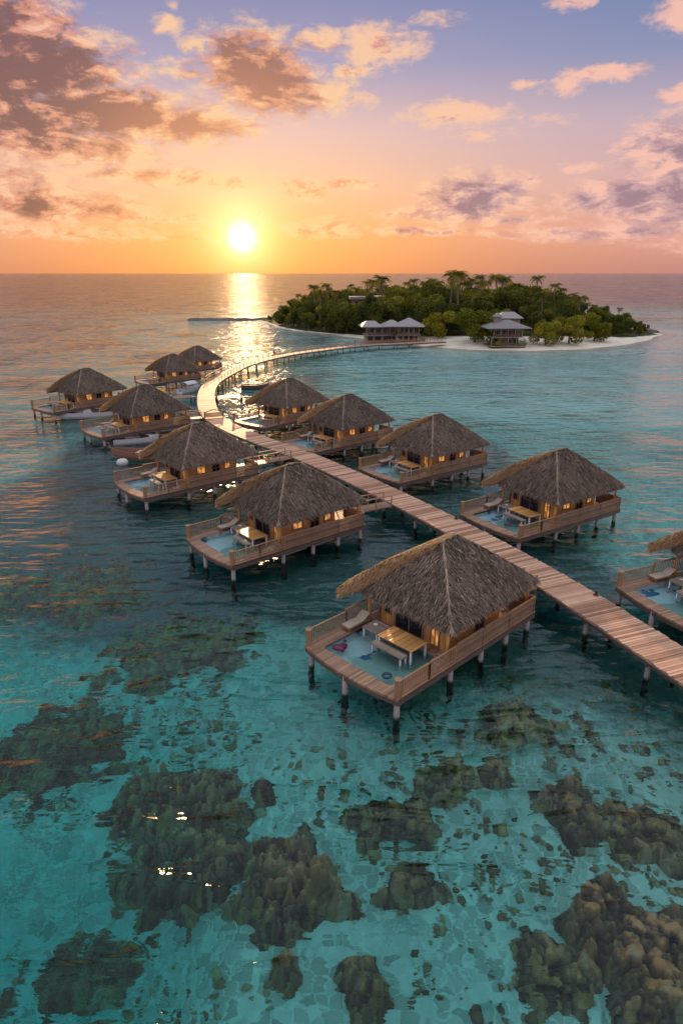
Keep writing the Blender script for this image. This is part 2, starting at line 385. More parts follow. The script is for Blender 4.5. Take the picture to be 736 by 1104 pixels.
m, t, out = mat('beach_sand'); p = geopos(t)
veg = attr(t, 'veg')
c = t.ramp(t.noise(p, .3, 5, .6), [(.3, (.60, .50, .38)), (.7, (.80, .70, .56))])
vg = t.ramp(t.noise(p, .5, 4, .6), [(.3, (.035, .04, .016)), (.7, (.09, .085, .03))])
principled(t, out, t.mix(t.smooth(t.math('ADD', veg, t.math('MULTIPLY', t.math('SUBTRACT', t.noise(p, .25, 4), .5), .6)), .4, .6), c, vg), .95, bump(t, t.noise(p, 1.5, 3), .1), spec=.1); M['beach'] = m

m, t, out = mat('coral'); p = geopos(t); tone = attr(t, 'tone')
hue = attr(t, 'hue')
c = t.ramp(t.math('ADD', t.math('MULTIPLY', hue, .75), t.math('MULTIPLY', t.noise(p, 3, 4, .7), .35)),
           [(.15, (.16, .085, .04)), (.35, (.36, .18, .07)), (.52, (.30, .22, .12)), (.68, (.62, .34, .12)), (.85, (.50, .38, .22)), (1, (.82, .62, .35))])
c = t.mix(t.smooth(tone, .12, .80), (.022, .016, .010), c)  # crevice shade between the knobs put into the colour
principled(t, out, c, .9, bump(t, t.noise(p, 11, 4, .7), .11, 1.0), spec=.1); M['coral'] = m

def leaf_mat(name, c1, c2, c3):
    m, t, out = mat(name)
    tone = attr(t, 'tone'); oi = t.new('ShaderNodeObjectInfo').outputs['Random']
    c = t.ramp(tone, [(0, c1), (.55, c2), (1, c3)])
    c = t.mix(1.0, c, t.mix(oi, (.7, .75, .75), (1.25, 1.15, 1.0)), 'MULTIPLY')
    d = t.new('ShaderNodeBsdfDiffuse'); t.l.new(c, d.inputs[0])
    tr = t.new('ShaderNodeBsdfTranslucent'); t.l.new(t.mix(1.0, c, (1.1, 1.1, .5), 'MULTIPLY'), tr.inputs[0])
    mx = t.new('ShaderNodeMixShader'); mx.inputs[0].default_value = .4
    t.l.new(d.outputs[0], mx.inputs[1]); t.l.new(tr.outputs[0], mx.inputs[2]); t.l.new(mx.outputs[0], out.inputs[0]); return m
M['leaf_dark'] = leaf_mat('dark_leaves', (.035, .05, .014), (.085, .105, .03), (.19, .18, .05))
M['leaf_mid'] = leaf_mat('green_leaves', (.055, .07, .016), (.13, .145, .035), (.27, .25, .06))
M['leaf_yellow'] = leaf_mat('yellow_green_leaves', (.085, .09, .013), (.20, .20, .03), (.37, .34, .06))
M['frond'] = leaf_mat('palm_fronds', (.04, .05, .013), (.10, .11, .028), (.24, .21, .055))
M['trunk'] = plain('bark', (.16, .12, .085), .9, .35)

# ------------------------------------------------------------------ mesh helpers
class MB:
    def __init__(s): s.v = []; s.f = []; s.tone = []
    def add(s, verts, faces, tone=.5):
        b = len(s.v); s.v += [tuple(map(float, p)) for p in verts]; s.f += [tuple(i + b for i in f) for f in faces]; s.tone += [tone] * len(verts)
        return s
    def box(s, x0, x1, y0, y1, z0, z1, rz=0, c=None):
        P = [(x0, y0, z0), (x1, y0, z0), (x1, y1, z0), (x0, y1, z0), (x0, y0, z1), (x1, y0, z1), (x1, y1, z1), (x0, y1, z1)]
        if rz:
            cx, cy = c or ((x0 + x1) / 2, (y0 + y1) / 2); ca, sa = math.cos(rz), math.sin(rz)
            P = [(cx + (x - cx) * ca - (y - cy) * sa, cy + (x - cx) * sa + (y - cy) * ca, z) for x, y, z in P]
        return s.add(P, [(0, 3, 2, 1), (4, 5, 6, 7), (0, 1, 5, 4), (1, 2, 6, 5), (2, 3, 7, 6), (3, 0, 4, 7)])
    def bar(s, a, b, w, h):
        a, b = Vector(a), Vector(b); d = (b - a).normalized()
        up = Vector((0, 0, 1)) if abs(d.z) < .95 else Vector((1, 0, 0))
        sd = d.cross(up).normalized() * w / 2; u = sd.cross(d).normalized() * h / 2
        P = [a - sd - u, a + sd - u, a + sd + u, a - sd + u, b - sd - u, b + sd - u, b + sd + u, b - sd + u]
        return s.add(P, [(0, 3, 2, 1), (4, 5, 6, 7), (0, 1, 5, 4), (1, 2, 6, 5), (2, 3, 7, 6), (3, 0, 4, 7)])
    def tube(s, pts, radii, n=8, tone=.5):
        vs = []; fs = []
        for i, p in enumerate(pts):
            p = Vector(p); q = Vector(pts[min(i + 1, len(pts) - 1)]) - Vector(pts[max(i - 1, 0)])
            q.normalize(); a = Vector((1, 0, 0)) if abs(q.x) < .9 else Vector((0, 1, 0))
            u = q.cross(a).normalized(); w = q.cross(u)
            for k in range(n):
                th = 2 * math.pi * k / n; vs.append(p + (u * math.cos(th) + w * math.sin(th)) * radii[i])
        for i in range(len(pts) - 1):
            for k in range(n):
                fs.append((i * n + k, i * n + (k + 1) % n, (i + 1) * n + (k + 1) % n, (i + 1) * n + k))
        fs.append(tuple(reversed(range(n)))); fs.append(tuple((len(pts) - 1) * n + k for k in range(n)))
        return s.add(vs, fs, tone)
    def lathe(s, prof, n=16, c=(0, 0)):
        vs = [(c[0] + r * math.cos(2 * math.pi * k / n), c[1] + r * math.sin(2 * math.pi * k / n), z) for r, z in prof for k in range(n)]
        fs = []
        for i in range(len(prof) - 1):
            for k in range(n): fs.append((i * n + k, i * n + (k + 1) % n, (i + 1) * n + (k + 1) % n, (i + 1) * n + k))
        fs.append(tuple(reversed(range(n)))); fs.append(tuple((len(prof) - 1) * n + k for k in range(n)))
        return s.add(vs, fs)
    def prism(s, poly, z0, z1):
        n = len(poly)
        vs = [(x, y, z0) for x, y in poly] + [(x, y, z1) for x, y in poly]
        fs = [tuple(reversed(range(n))), tuple(range(n, 2 * n))] + [(i, (i + 1) % n, n + (i + 1) % n, n + i) for i in range(n)]
        return s.add(vs, fs)
    def build(s, name, material, parent=None, smooth=False, bevel=0):
        return mesh_obj(name, s.v, s.f, material, parent, s.tone, smooth, bevel)
def mesh_obj(name, v, f, material, parent=None, tone=None, smooth=False, bevel=0):
    me = bpy.data.meshes.new(name); me.from_pydata(v, [], f)
    if tone is not None:
        a = me.attributes.new('tone', 'FLOAT', 'POINT'); a.data.foreach_set('value', np.asarray(tone, dtype=np.float32))
    if smooth: me.polygons.foreach_set('use_smooth', [True] * len(me.polygons))
    me.materials.append(material); me.update()
    o = bpy.data.objects.new(name, me); COL.objects.link(o)
    if parent is not None: o.parent = parent
    if bevel:
        b = o.modifiers.new('bevel', 'BEVEL'); b.width = bevel; b.segments = 2; b.limit_method = 'ANGLE'
    return o
def tag(o, label, cat, group=None):
    o['label'] = label; o['category'] = cat
    if group: o['group'] = group
    return o
def thing(name, label, cat, loc=(0, 0, 0), rz=0, group=None, scale=1):
    o = bpy.data.objects.new(name, None); COL.objects.link(o); o.empty_display_size = .3
    o.location = loc; o.rotation_euler = (0, 0, rz); o.scale = (scale,) * 3
    return tag(o, label, cat, group)
def copy_tree(o, parent=None):
    c = o.copy(); COL.objects.link(c); c.parent = parent
    for ch in list(o.children): copy_tree(ch, c)
    return c
def structure(o, kind='structure'): o['kind'] = kind; return o

# value noise for shaping ground and corals
def vnoise(x, y, seed=0):
    xi, yi = np.floor(x).astype(np.int64), np.floor(y).astype(np.int64); xf, yf = x - xi, y - yi
    def h(a, b):
        n = (a * 374761393 + b * 668265263 + seed * 974711) & 0x7fffffff
        n = ((n ^ (n >> 13)) * 1274126177) & 0x7fffffff
        return ((n ^ (n >> 16)) & 0xffff) / 65535.0
    u, v = xf * xf * (3 - 2 * xf), yf * yf * (3 - 2 * yf)
    return (h(xi, yi) * (1 - u) + h(xi + 1, yi) * u) * (1 - v) + (h(xi, yi + 1) * (1 - u) + h(xi + 1, yi + 1) * u) * v
def fbm(x, y, seed=0, o=4):
    s = 0; a = .5
    for k in range(o): s = s + a * vnoise(x * 2 ** k, y * 2 ** k, seed + k); a *= .5
    return s / (1 - .5 ** o)
def worley(x, y, seed=0):
    xi, yi = np.floor(x).astype(np.int64), np.floor(y).astype(np.int64); best = np.full(x.shape, 9.0); ident = np.zeros(x.shape)
    for dx in (-1, 0, 1):
        for dy in (-1, 0, 1):
            a, b = xi + dx, yi + dy
            n = (a * 374761393 + b * 668265263 + seed * 974711) & 0x7fffffff
            n = ((n ^ (n >> 13)) * 1274126177) & 0x7fffffff
            r1 = ((n ^ (n >> 16)) & 0xffff) / 65535.0; n2 = (n * 48271) & 0x7fffffff; r2 = ((n2 ^ (n2 >> 15)) & 0xffff) / 65535.0
            d = (a + .1 + .8 * r1 - x) ** 2 + (b + .1 + .8 * r2 - y) ** 2
            k = d < best; best = np.where(k, d, best); ident = np.where(k, r2, ident)
    return np.sqrt(best), ident
def sstep(x, a, b): 
    t = np.clip((x - a) / (b - a), 0, 1); return t * t * (3 - 2 * t)
def poly_sd(px, py, poly):
    """signed distance, positive inside"""
    P = np.array(poly, float); n = len(P); d = np.full(px.shape, 1e9); ins = np.zeros(px.shape, bool)
    for i in range(n):
        a, b = P[i], P[(i + 1) % n]; e = b - a
        t = np.clip(((px - a[0]) * e[0] + (py - a[1]) * e[1]) / (e @ e), 0, 1)
        d = np.minimum(d, np.hypot(px - a[0] - t * e[0], py - a[1] - t * e[1]))
        c = ((a[1] > py) != (b[1] > py)) & (px < (b[0] - a[0]) * (py - a[1]) / (b[1] - a[1] + 1e-12) + a[0]); ins ^= c
    return np.where(ins, d, -d)

# ------------------------------------------------------------------ sea floor, island ground, water
SHORE = [(-41, 340), (-35, 318), (-28, 291), (-20, 276), (-7, 260), (5, 243), (16, 228), (27, 213), (40, 203), (58, 201), (76, 205), (96, 221), (113, 243), (122, 257),
         (124, 275), (115, 304), (95, 345), (60, 375), (10, 385), (-25, 372)]
WOOD = [(-40, 337), (-33.5, 317), (-26, 292), (-17, 274), (-2, 258), (14, 244), (28, 236), (44, 230), (60, 228), (80, 232), (104, 240), (121, 256),
        (122, 274), (112, 302), (90, 340), (56, 369), (10, 379), (-23, 368)]
def sea_depth(x, y):
    d = 2.7 + 2.6 * sstep(-x, 1, 15) * sstep(60 - y, 0, 20) - .9 * sstep(x, 2, 14) * sstep(45 - y, 0, 25)
    d = d + .9 * (fbm(x * .06, y * .06, 3) - .5) + .35 * (fbm(x * .4, y * .4, 8) - .5)
    d = d - 1.25 * sstep(x, -10, 30) * sstep(y, 85, 120)
    d = d + 9 * sstep(-x + (y - 120) * .12, 45, 130) * sstep(y, 60, 140) + 20 * sstep(y, 380, 600) + 18 * sstep(np.abs(x), 190, 380)
    sd = poly_sd(x, y, SHORE)
    near = np.clip(.25 + .045 * (-sd), -1.5, 40)
    d = np.minimum(d, np.where(sd > -70, near + .4 * (fbm(x * .08, y * .08, 21) - .5) * np.clip(-sd / 10, 0, 1), d))
    # pale sand tongue east of the island
    tg = np.hypot((x - 128) / 62, (y - 228) / 24) + .5 * (fbm(x * .03, y * .05, 33) - .5); d = np.where(tg < 1.3, np.minimum(d, .28 + 3 * np.maximum(tg - .6, 0)), d)
    d = d + 3.4 * sstep(-x, 3, 10) * sstep(25 - y, 0, 9)
    return d
ys = np.concatenate([np.linspace(-8, 60, 190), 60 * (400 / 60) ** np.linspace(0, 1, 150)[1:], 400 * (45000 / 400) ** np.linspace(0, 1, 40)[1:]])
ts = np.linspace(-1.35, 1.35, 260)
Y, T = np.meshgrid(ys, ts, indexing='ij'); X = T * (np.maximum(Y, 0) + 14.0)
Z = -sea_depth(X, Y)
def grid_faces(n, m): 
    i = np.arange(n - 1)[:, None] * m + np.arange(m - 1)[None, :]
    return np.stack([i, i + 1, i + m + 1, i + m], -1).reshape(-1, 4)
gf = [tuple(map(int, r)) for r in grid_faces(len(ys), len(ts))]
gf = [f[::-1] for f in gf]
gf = [tuple(f[::-1]) for f in gf]
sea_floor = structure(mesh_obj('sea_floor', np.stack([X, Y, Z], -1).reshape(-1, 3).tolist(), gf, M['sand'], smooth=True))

bedv = sstep(Y, 30, 46) * sstep(150 - Y, 0, 50) * sstep(40 - np.abs(X + 8), 0, 16) * (.25 + .95 * fbm(X * .07, Y * .07, 55)) + .9 * sstep(fbm(X * .09 + 9, Y * .09, 57), .56, .66) * sstep(-X, -4, 10) * sstep(60 - Y, 0, 20) * .6
at_ = sea_floor.data.attributes.new('bed', 'FLOAT', 'POINT'); at_.data.foreach_set('value', np.clip(bedv - 1.3 * sstep(X, -12, 10) * sstep(Y, 88, 112) * sstep(300 - Y, 0, 40), -1, 1).astype(np.float32).ravel())
# the sea itself: a closed body of water
S = 50000.0
wb = MB(); wb.box(-S, S, -300, S, -60, 0)
structure(wb.build('sea_water', M['sea']))

gx, gy = np.arange(-66, 165, 2.4), np.arange(176, 410, 2.4)
GX, GY = np.meshgrid(gx, gy, indexing='ij')
sdS, sdW = poly_sd(GX, GY, SHORE), poly_sd(GX, GY, WOOD)
GZ = np.where(sdS > 0, np.minimum(.075 * sdS, 1.2 + .02 * sdS) , .05 * sdS) + 2.6 * sstep(sdW, 0, 45) + .25 * (fbm(GX * .12, GY * .12, 5) - .5)
GZ = np.where(sdS < -6, -.3 - .6 * (-sdS - 6), GZ)
isl = mesh_obj('island', np.stack([GX, GY, GZ], -1).reshape(-1, 3).tolist(), [tuple(map(int, r)) for r in grid_faces(len(gx), len(gy))], M['beach'], smooth=True)
a = isl.data.attributes.new('veg', 'FLOAT', 'POINT'); a.data.foreach_set('value', np.clip(.5 + sdW / 6, 0, 1).astype(np.float32).ravel())
structure(isl)
def isl_z(x, y):
    sS, sW = poly_sd(np.array([x]), np.array([y]), SHORE)[0], poly_sd(np.array([x]), np.array([y]), WOOD)[0]
    return float((min(.075 * sS, 1.2 + .02 * sS) if sS > 0 else .05 * sS) + 2.6 * sstep(np.array(sW), 0, 45))

# ------------------------------------------------------------------ coral reefs on the sea floor
def sea_point(px, py):
    """where the refracted ray through a pixel meets the floor"""
    d = ray(px, py); s = -CAM_H / d[2]; p = np.array([0, 0, CAM_H]) + d * s
    eta = 1 / 1.33; c = -d[2]; k = math.sqrt(1 - eta * eta * (1 - c * c)); r = eta * d + np.array([0, 0, eta * c - k])
    dep = 2.5
    for _ in range(6):
        q = p + r * (dep / -r[2]); dep = float(sea_depth(np.array([q[0]]), np.array([q[1]]))[0])
    return q[0], q[1], dep
REEFS = [ # px, py, half width px, half height px, relief m, label
 (72, 808, 92, 46, 1.3, 'broad dark coral patch at the left edge of the shallows'),
 (190, 868, 105, 52, 1.4, 'dark brown coral patch left of the big reef with pale water above it'),
 (215, 945, 85, 55, 1.5, 'craggy left half of the big foreground reef'),
 (325, 950, 75, 75, 1.6, 'tall knobbly right half of the big foreground reef'),
 (195, 703, 90, 44, 1.1, 'reddish coral patch left of the nearest villa'),
 (432, 893, 66, 36, 1.2, 'golden brown coral clump below the nearest villa'),
 (440, 955, 52, 36, 1.1, 'small golden brown coral clump just below another coral clump'),
 (610, 878, 44, 32, 1.2, 'round lone grey coral head on pale sand'),
 (534, 838, 25, 19, .9, 'smallest round coral head, lying on sand below the villa'),
 (690, 1020, 88, 95, 1.6, 'large rusty brown coral reef in the bottom right corner'),
 (305, 1050, 38, 32, 1.0, 'small coral outcrop below the big foreground reef'),
 (110, 1050, 62, 46, .9, 'dim coral outcrop in deep water at bottom left'),
 (392, 1062, 34, 42, 1.0, 'grey coral outcrop at the bottom middle'),
 (565, 790, 85, 34, .9, 'wide dark rubble reef right of the nearest villa'),
 (690, 905, 62, 40, .8, 'flat grey coral bed near the right edge'),
 (600, 1050, 50, 52, .9, 'low pale brown coral bed beside the rusty corner reef'),
 (480, 850, 50, 26, .8, 'low coral bed under the front corner of the nearest villa'),
 (60, 640, 95, 42, 1.0, 'dim reef under rippled water at the far left edge'),
]
for k, (px, py, hw, hh, rel, lab) in enumerate(REEFS):
    cx, cy, dep = sea_point(px, py)
    ax_ = abs(sea_point(px + hw, py)[0] - cx); ay_ = abs(sea_point(px, py - hh)[1] - sea_point(px, py + hh)[1]) / 2
    st = .05 if py > 760 else .11
    xs, yy = np.arange(cx - ax_ * 1.6, cx + ax_ * 1.6, st), np.arange(cy - ay_ * 1.6, cy + ay_ * 1.6, st)
    A, B = np.meshgrid(xs, yy, indexing='ij')
    r = np.hypot((A - cx) / ax_, (B - cy) / ay_)
    prof = .92 - r + 1.15 * (fbm(A * .42, B * .42, 40 + k) - .5) + .55 * (fbm(A * 1.1, B * 1.1, 140 + k, 2) - .5)
    prof = sstep(prof + .5 * (fbm(A * 1.3, B * 1.3, 90 + k, 3) - .5), -.02, .55) * sstep(1.55 - r, 0, .25)
    wx, wy = A + .35 * (fbm(A * 1.4, B * 1.4, 61) - .5), B + .35 * (fbm(A * 1.4, B * 1.4, 62) - .5)
    d1, i1 = worley(wx / 1.25, wy / 1.25, 5 + k); d2, i2 = worley(wx / .46, wy / .46, 9 + k); d3, i3 = worley(wx / .20, wy / .20, 13 + k)
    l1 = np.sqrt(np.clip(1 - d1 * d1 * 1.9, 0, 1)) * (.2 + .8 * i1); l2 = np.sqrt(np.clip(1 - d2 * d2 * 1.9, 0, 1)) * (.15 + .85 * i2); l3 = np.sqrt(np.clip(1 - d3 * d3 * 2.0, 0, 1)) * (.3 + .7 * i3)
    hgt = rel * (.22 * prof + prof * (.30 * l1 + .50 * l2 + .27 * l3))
    fl = -sea_depth(A, B)
    Zc = fl - .35 + hgt * 1.42 + .36 * sstep(prof, .0, .18)
    Zc = np.minimum(Zc, -.22 - .25 * (1 - l2))
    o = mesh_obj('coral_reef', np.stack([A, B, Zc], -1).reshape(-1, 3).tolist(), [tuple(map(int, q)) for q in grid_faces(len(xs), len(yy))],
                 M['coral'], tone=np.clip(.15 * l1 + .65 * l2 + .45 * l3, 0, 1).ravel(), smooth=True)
    at_ = o.data.attributes.new('hue', 'FLOAT', 'POINT'); at_.data.foreach_set('value', np.clip(.5 * i2 + .35 * i1 + .3 * (i3 - .5) + .1, 0, 1).astype(np.float32).ravel())
    tag(o, lab, 'coral reef', 'coral reefs under the clear water')

# ------------------------------------------------------------------ walkway
WP = [(31, -2), (23.4, 19), (19.05, 31), (14.75, 42), (9.4, 52.7), (2.6, 64.5), (-4.3, 75), (-11.2, 84), (-16.3, 91.5), (-20.2, 99.7), (-23.3, 111.8), (-25.3, 124), (-25.6, 136), (-22.9, 157), (-16.5, 174.7),
      (-7.3, 187.8), (6.2, 202.0), (25.5, 211.0), (33, 214)]
def catmull(P, per=24):
    P = [Vector(p) for p in P]; out = []
    for i in range(len(P) - 1):
        a, b, c, d = P[max(i - 1, 0)], P[i], P[i + 1], P[min(i + 2, len(P) - 1)]
        for k in range(per):
            t = k / per
            out.append(.5 * ((2 * b) + (c - a) * t + (2 * a - 5 * b + 4 * c - d) * t * t + (3 * b - a - 3 * c + d) * t ** 3))
    out.append(P[-1]); return out
raw = catmull(WP)
def resample(pts, step):
    out = [pts[0].copy()]; acc = 0
    for a, b in zip(pts, pts[1:]):
        L = (b - a).length; 
        while acc + step <= L + 1e-9 and L > 0:
            acc += step; out.append(a.lerp(b, acc / L))
        acc -= L
    return out
PL = resample(raw, .22)
WZ, WW = 1.5, 1.5
walk = thing('walkway', 'long pinkish plank walkway on posts curving past the villas to the island', 'walkway', (PL[0].x, PL[0].y, 0))
walk.location = (0, 0, 0)
v, f, tn = [], [], []
for i in range(len(PL) - 1):
    a, b = PL[i], PL[i + 1]; d = (b - a).normalized(); nrm = Vector((-d.y, d.x))
    jl, jr = rnd.uniform(-.05, .05), rnd.uniform(-.05, .05); tt = rnd.random(); dz = rnd.uniform(-.008, .008)
    for p, z in ((a + d * .012, WZ - .03), (a + d * .014, WZ + dz), (b - d * .014, WZ + dz), (b - d * .012, WZ - .03)):
        l, r_ = p + nrm * (WW + jl), p - nrm * (WW + jr)
        v += [(l.x, l.y, z), (r_.x, r_.y, z)]; tn += [tt * (.2 if z < WZ - .02 else 1)] * 2
    n0 = i * 8
    for q in range(3): f.append((n0 + 2 * q, n0 + 2 * q + 1, n0 + 2 * q + 3, n0 + 2 * q + 2))
    if i: f.append((n0 - 2, n0 - 1, n0 + 1, n0))
mesh_obj('deck', v, f, M['planks'], walk, tn)
def ribbon(name, pts, off, z0, z1, w, material, parent, closed_ends=True):
    vs, fs = [], []
    for i, p in enumerate(pts):
        d = (pts[min(i + 1, len(pts) - 1)] - pts[max(i - 1, 0)]).normalized(); n = Vector((-d.y, d.x))
        a, b = p + n * (off - w / 2), p + n * (off + w / 2)
        vs += [(a.x, a.y, z0), (b.x, b.y, z0), (b.x, b.y, z1), (a.x, a.y, z1)]
    for i in range(len(pts) - 1):
        for k in range(4): fs.append((i * 4 + k, i * 4 + (k + 1) % 4, i * 4 + 4 + (k + 1) % 4, i * 4 + 4 + k))
    fs += [(3, 2, 1, 0), tuple(len(vs) - 4 + k for k in range(4))]
    return mesh_obj(name, vs, fs, material, parent)
P1 = PL[::5] + [PL[-1]]
for off in (-1.36, 1.36): ribbon('beam', P1, off, WZ - .40, WZ - .035, .14, M['beam'], walk)
for off in (-1.47, 1.47): ribbon('edge_board', P1, off, WZ - .16, WZ - .034, .05, M['grey_wood'], walk)
def crossbeam_at(p, n):
    mb = MB(); mb.bar((p.x - n.x * 1.35, p.y - n.y * 1.35, WZ - .5), (p.x + n.x * 1.35, p.y + n.y * 1.35, WZ - .5), .16, .2); return mb
post_me = None; cnt = 0
SP = resample(raw, 5.2)
for i, p in enumerate(SP[1:-2]):
    d = (SP[i + 2] - SP[i]).normalized(); n = Vector((-d.y, d.x))
    for s_ in (-1, 1):
        q = p + n * (1.12 * s_)
        dep = float(sea_depth(np.array([q.x]), np.array([q.y]))[0])
        if dep < -.3: continue
        if post_me is None:
            mb = MB(); mb.tube([(0, 0, -5), (0, 0, WZ - .6), (0, 0, WZ - .4)], [.17, .15, .15], 10); o = mb.build('post', M['stilt'], walk, True); post_me = o.data
        else:
            o = bpy.data.objects.new('post', post_me); COL.objects.link(o); o.parent = walk
        o.location = (q.x, q.y, 0); cnt += 1
    if i % 1 == 0 and cnt < 96: crossbeam_at(p, n).build('cross_beam', M['beam'], walk)
# handrails along the curved far part
far_i = min(range(len(PL)), key=lambda i: (PL[i] - Vector((-25.2, 131))).length)
FP = PL[far_i:]
for s_ in (-1, 1):
    mb = MB(); pts = FP[::4]; 
    for i, p in enumerate(pts):
        d = (pts[min(i + 1, len(pts) - 1)] - pts[max(i - 1, 0)]).normalized(); n = Vector((-d.y, d.x)); q = p + n * 1.38 * s_
        if i % 3 == 0: mb.box(q.x - .05, q.x + .05, q.y - .05, q.y + .05, WZ - .02, WZ + 1.05)
        if i:
            mb.bar((pq.x, pq.y, WZ + 1.05), (q.x, q.y, WZ + 1.05), .09, .08); mb.bar((pq.x, pq.y, WZ + .55), (q.x, q.y, WZ + .55), .06, .06)
        pq = q
    mb.build('railing', M['rail'], walk)

# ------------------------------------------------------------------ thatch
def thatch_faces(faces, n_per_m2, seed, lift=.08, length=(.35, .75), width=(.022, .05), tone_shift=0.0):
    """faces: list of (eave_a, eave_b, top_b, top_a); straw lies down the slope"""
    g = np.random.default_rng(seed); V, F, T_ = [], [], []
    for ea, eb, tb, ta in faces:
        ea, eb, tb, ta = map(np.array, (ea, eb, tb, ta))
        area = .5 * (np.linalg.norm(eb - ea) + np.linalg.norm(tb - ta)) * np.linalg.norm((ta + tb) / 2 - (ea + eb) / 2)
        N = int(area * n_per_m2); lt, lb = np.linalg.norm(tb - ta), np.linalg.norm(eb - ea)
        v_ = g.random(N * 2); keep = g.random(N * 2) < (lb + (lt - lb) * v_) / max(lb, lt); v_ = v_[keep][:N]; N = len(v_); u_ = g.random(N)
        v_ = np.concatenate([v_, g.random(int(lb * 34)) * .035]); u_ = np.concatenate([u_, g.random(int(lb * 34))]); N = len(v_)
        P = (ea[None] * (1 - u_)[:, None] + eb[None] * u_[:, None]) * (1 - v_)[:, None] + (ta[None] * (1 - u_)[:, None] + tb[None] * u_[:, None]) * v_[:, None]
        down = ((ea + eb) - (ta + tb)) / 2; down /= np.linalg.norm(down); side = (eb - ea) / lb; nn = np.cross(side, -down); nn /= np.linalg.norm(nn)
        if nn[2] < 0: nn = -nn
        ang_ = g.normal(0, .28, N); D = down[None] * np.cos(ang_)[:, None] + side[None] * np.sin(ang_)[:, None]
        L = g.uniform(*length, N); Wd = g.uniform(*width, N); sd_ = np.cross(D, nn[None]); 
        lf = g.uniform(.2, 1, N) * lift
        belly = (.10 * np.sin(np.pi * v_))[:, None] * nn[None]
        st = P - D * (L * .35)[:, None] + nn[None] * .0 + belly; en = P + D * (L * .65)[:, None] + nn[None] * lf[:, None] + belly
        en[:, 2] -= np.where(v_ < .04, g.uniform(0, .22, N), 0)
        mid = (st + en) / 2 + nn[None] * (lf * .8)[:, None]
        b = sum(len(x) for x in V); q = np.stack([st - sd_ * Wd[:, None] / 2, st + sd_ * Wd[:, None] / 2, mid + sd_ * Wd[:, None] / 2, mid - sd_ * Wd[:, None] / 2, en], 1)
        V.append(q.reshape(-1, 3)); i0 = b + np.arange(N) * 5
        F += [tuple(map(int, r)) for r in np.stack([i0, i0 + 1, i0 + 2, i0 + 3], -1)] + [tuple(map(int, r)) for r in np.stack([i0 + 3, i0 + 2, i0 + 4], -1)]
        tb_ = np.clip(g.normal(.42 + tone_shift, .25, N), 0, 1); T_.append(np.repeat(tb_, 5) + np.tile([-.12, -.12, .03, .03, .14], N))
    return np.concatenate(V), F, np.concatenate(T_)
def hip_shell(e, z0, ridge, z1, thick, n=14, m=10):
    """closed roof body over the eave rectangle e = (x0,x1,y0,y1)"""
    x0, x1, y0, y1 = e; (xa, xb, yr) = ridge
    C = [(x0, y0), (x1, y0), (x1, y1), (x0, y1)]; Tp = [(xa, yr), (xb, yr), (xb, yr + .02), (xa, yr + .02)]
    per = []
    for k in range(4):
        for i in range(n):
            t = i / n; per.append((np.array(C[k]) * (1 - t) + np.array(C[(k + 1) % 4]) * t, np.array(Tp[k]) * (1 - t) + np.array(Tp[(k + 1) % 4]) * t))
    vs, fs = [], []; N = len(per)
    for j in range(m + 1):
        s_ = j / m
        for a_, b_ in per:
            p = a_ * (1 - s_) + b_ * s_; z = z0 + (z1 - z0) * s_ + .10 * math.sin(math.pi * s_) + .05 * (float(fbm(np.array(p[0] * 1.3), np.array(p[1] * 1.3), 3)) - .5)
            vs.append((p[0], p[1], z))
    for j in range(m):
        for k in range(N): fs.append((j * N + k, j * N + (k + 1) % N, (j + 1) * N + (k + 1) % N, (j + 1) * N + k))
    fs.append(tuple(m * N + k for k in range(N)))
    b = len(vs)
    for a_, b_ in per:
        p = a_ * .985 + b_ * .015; vs.append((p[0], p[1], z0 - thick))
    for k in range(N): fs.append((b + k, b + (k + 1) % N, (k + 1) % N, k))
    # underside follows the roof up to the ridge
    b2 = len(vs)
    for a_, b_ in per:
        p = a_ * .25 + b_ * .75; vs.append((p[0], p[1], z0 + (z1 - z0) * .75 - thick))
    for k in range(N): fs.append((b2 + k, b2 + (k + 1) % N, b + (k + 1) % N, b + k))
    fs.append(tuple(reversed(range(b2, b2 + N))))
    return vs, fs

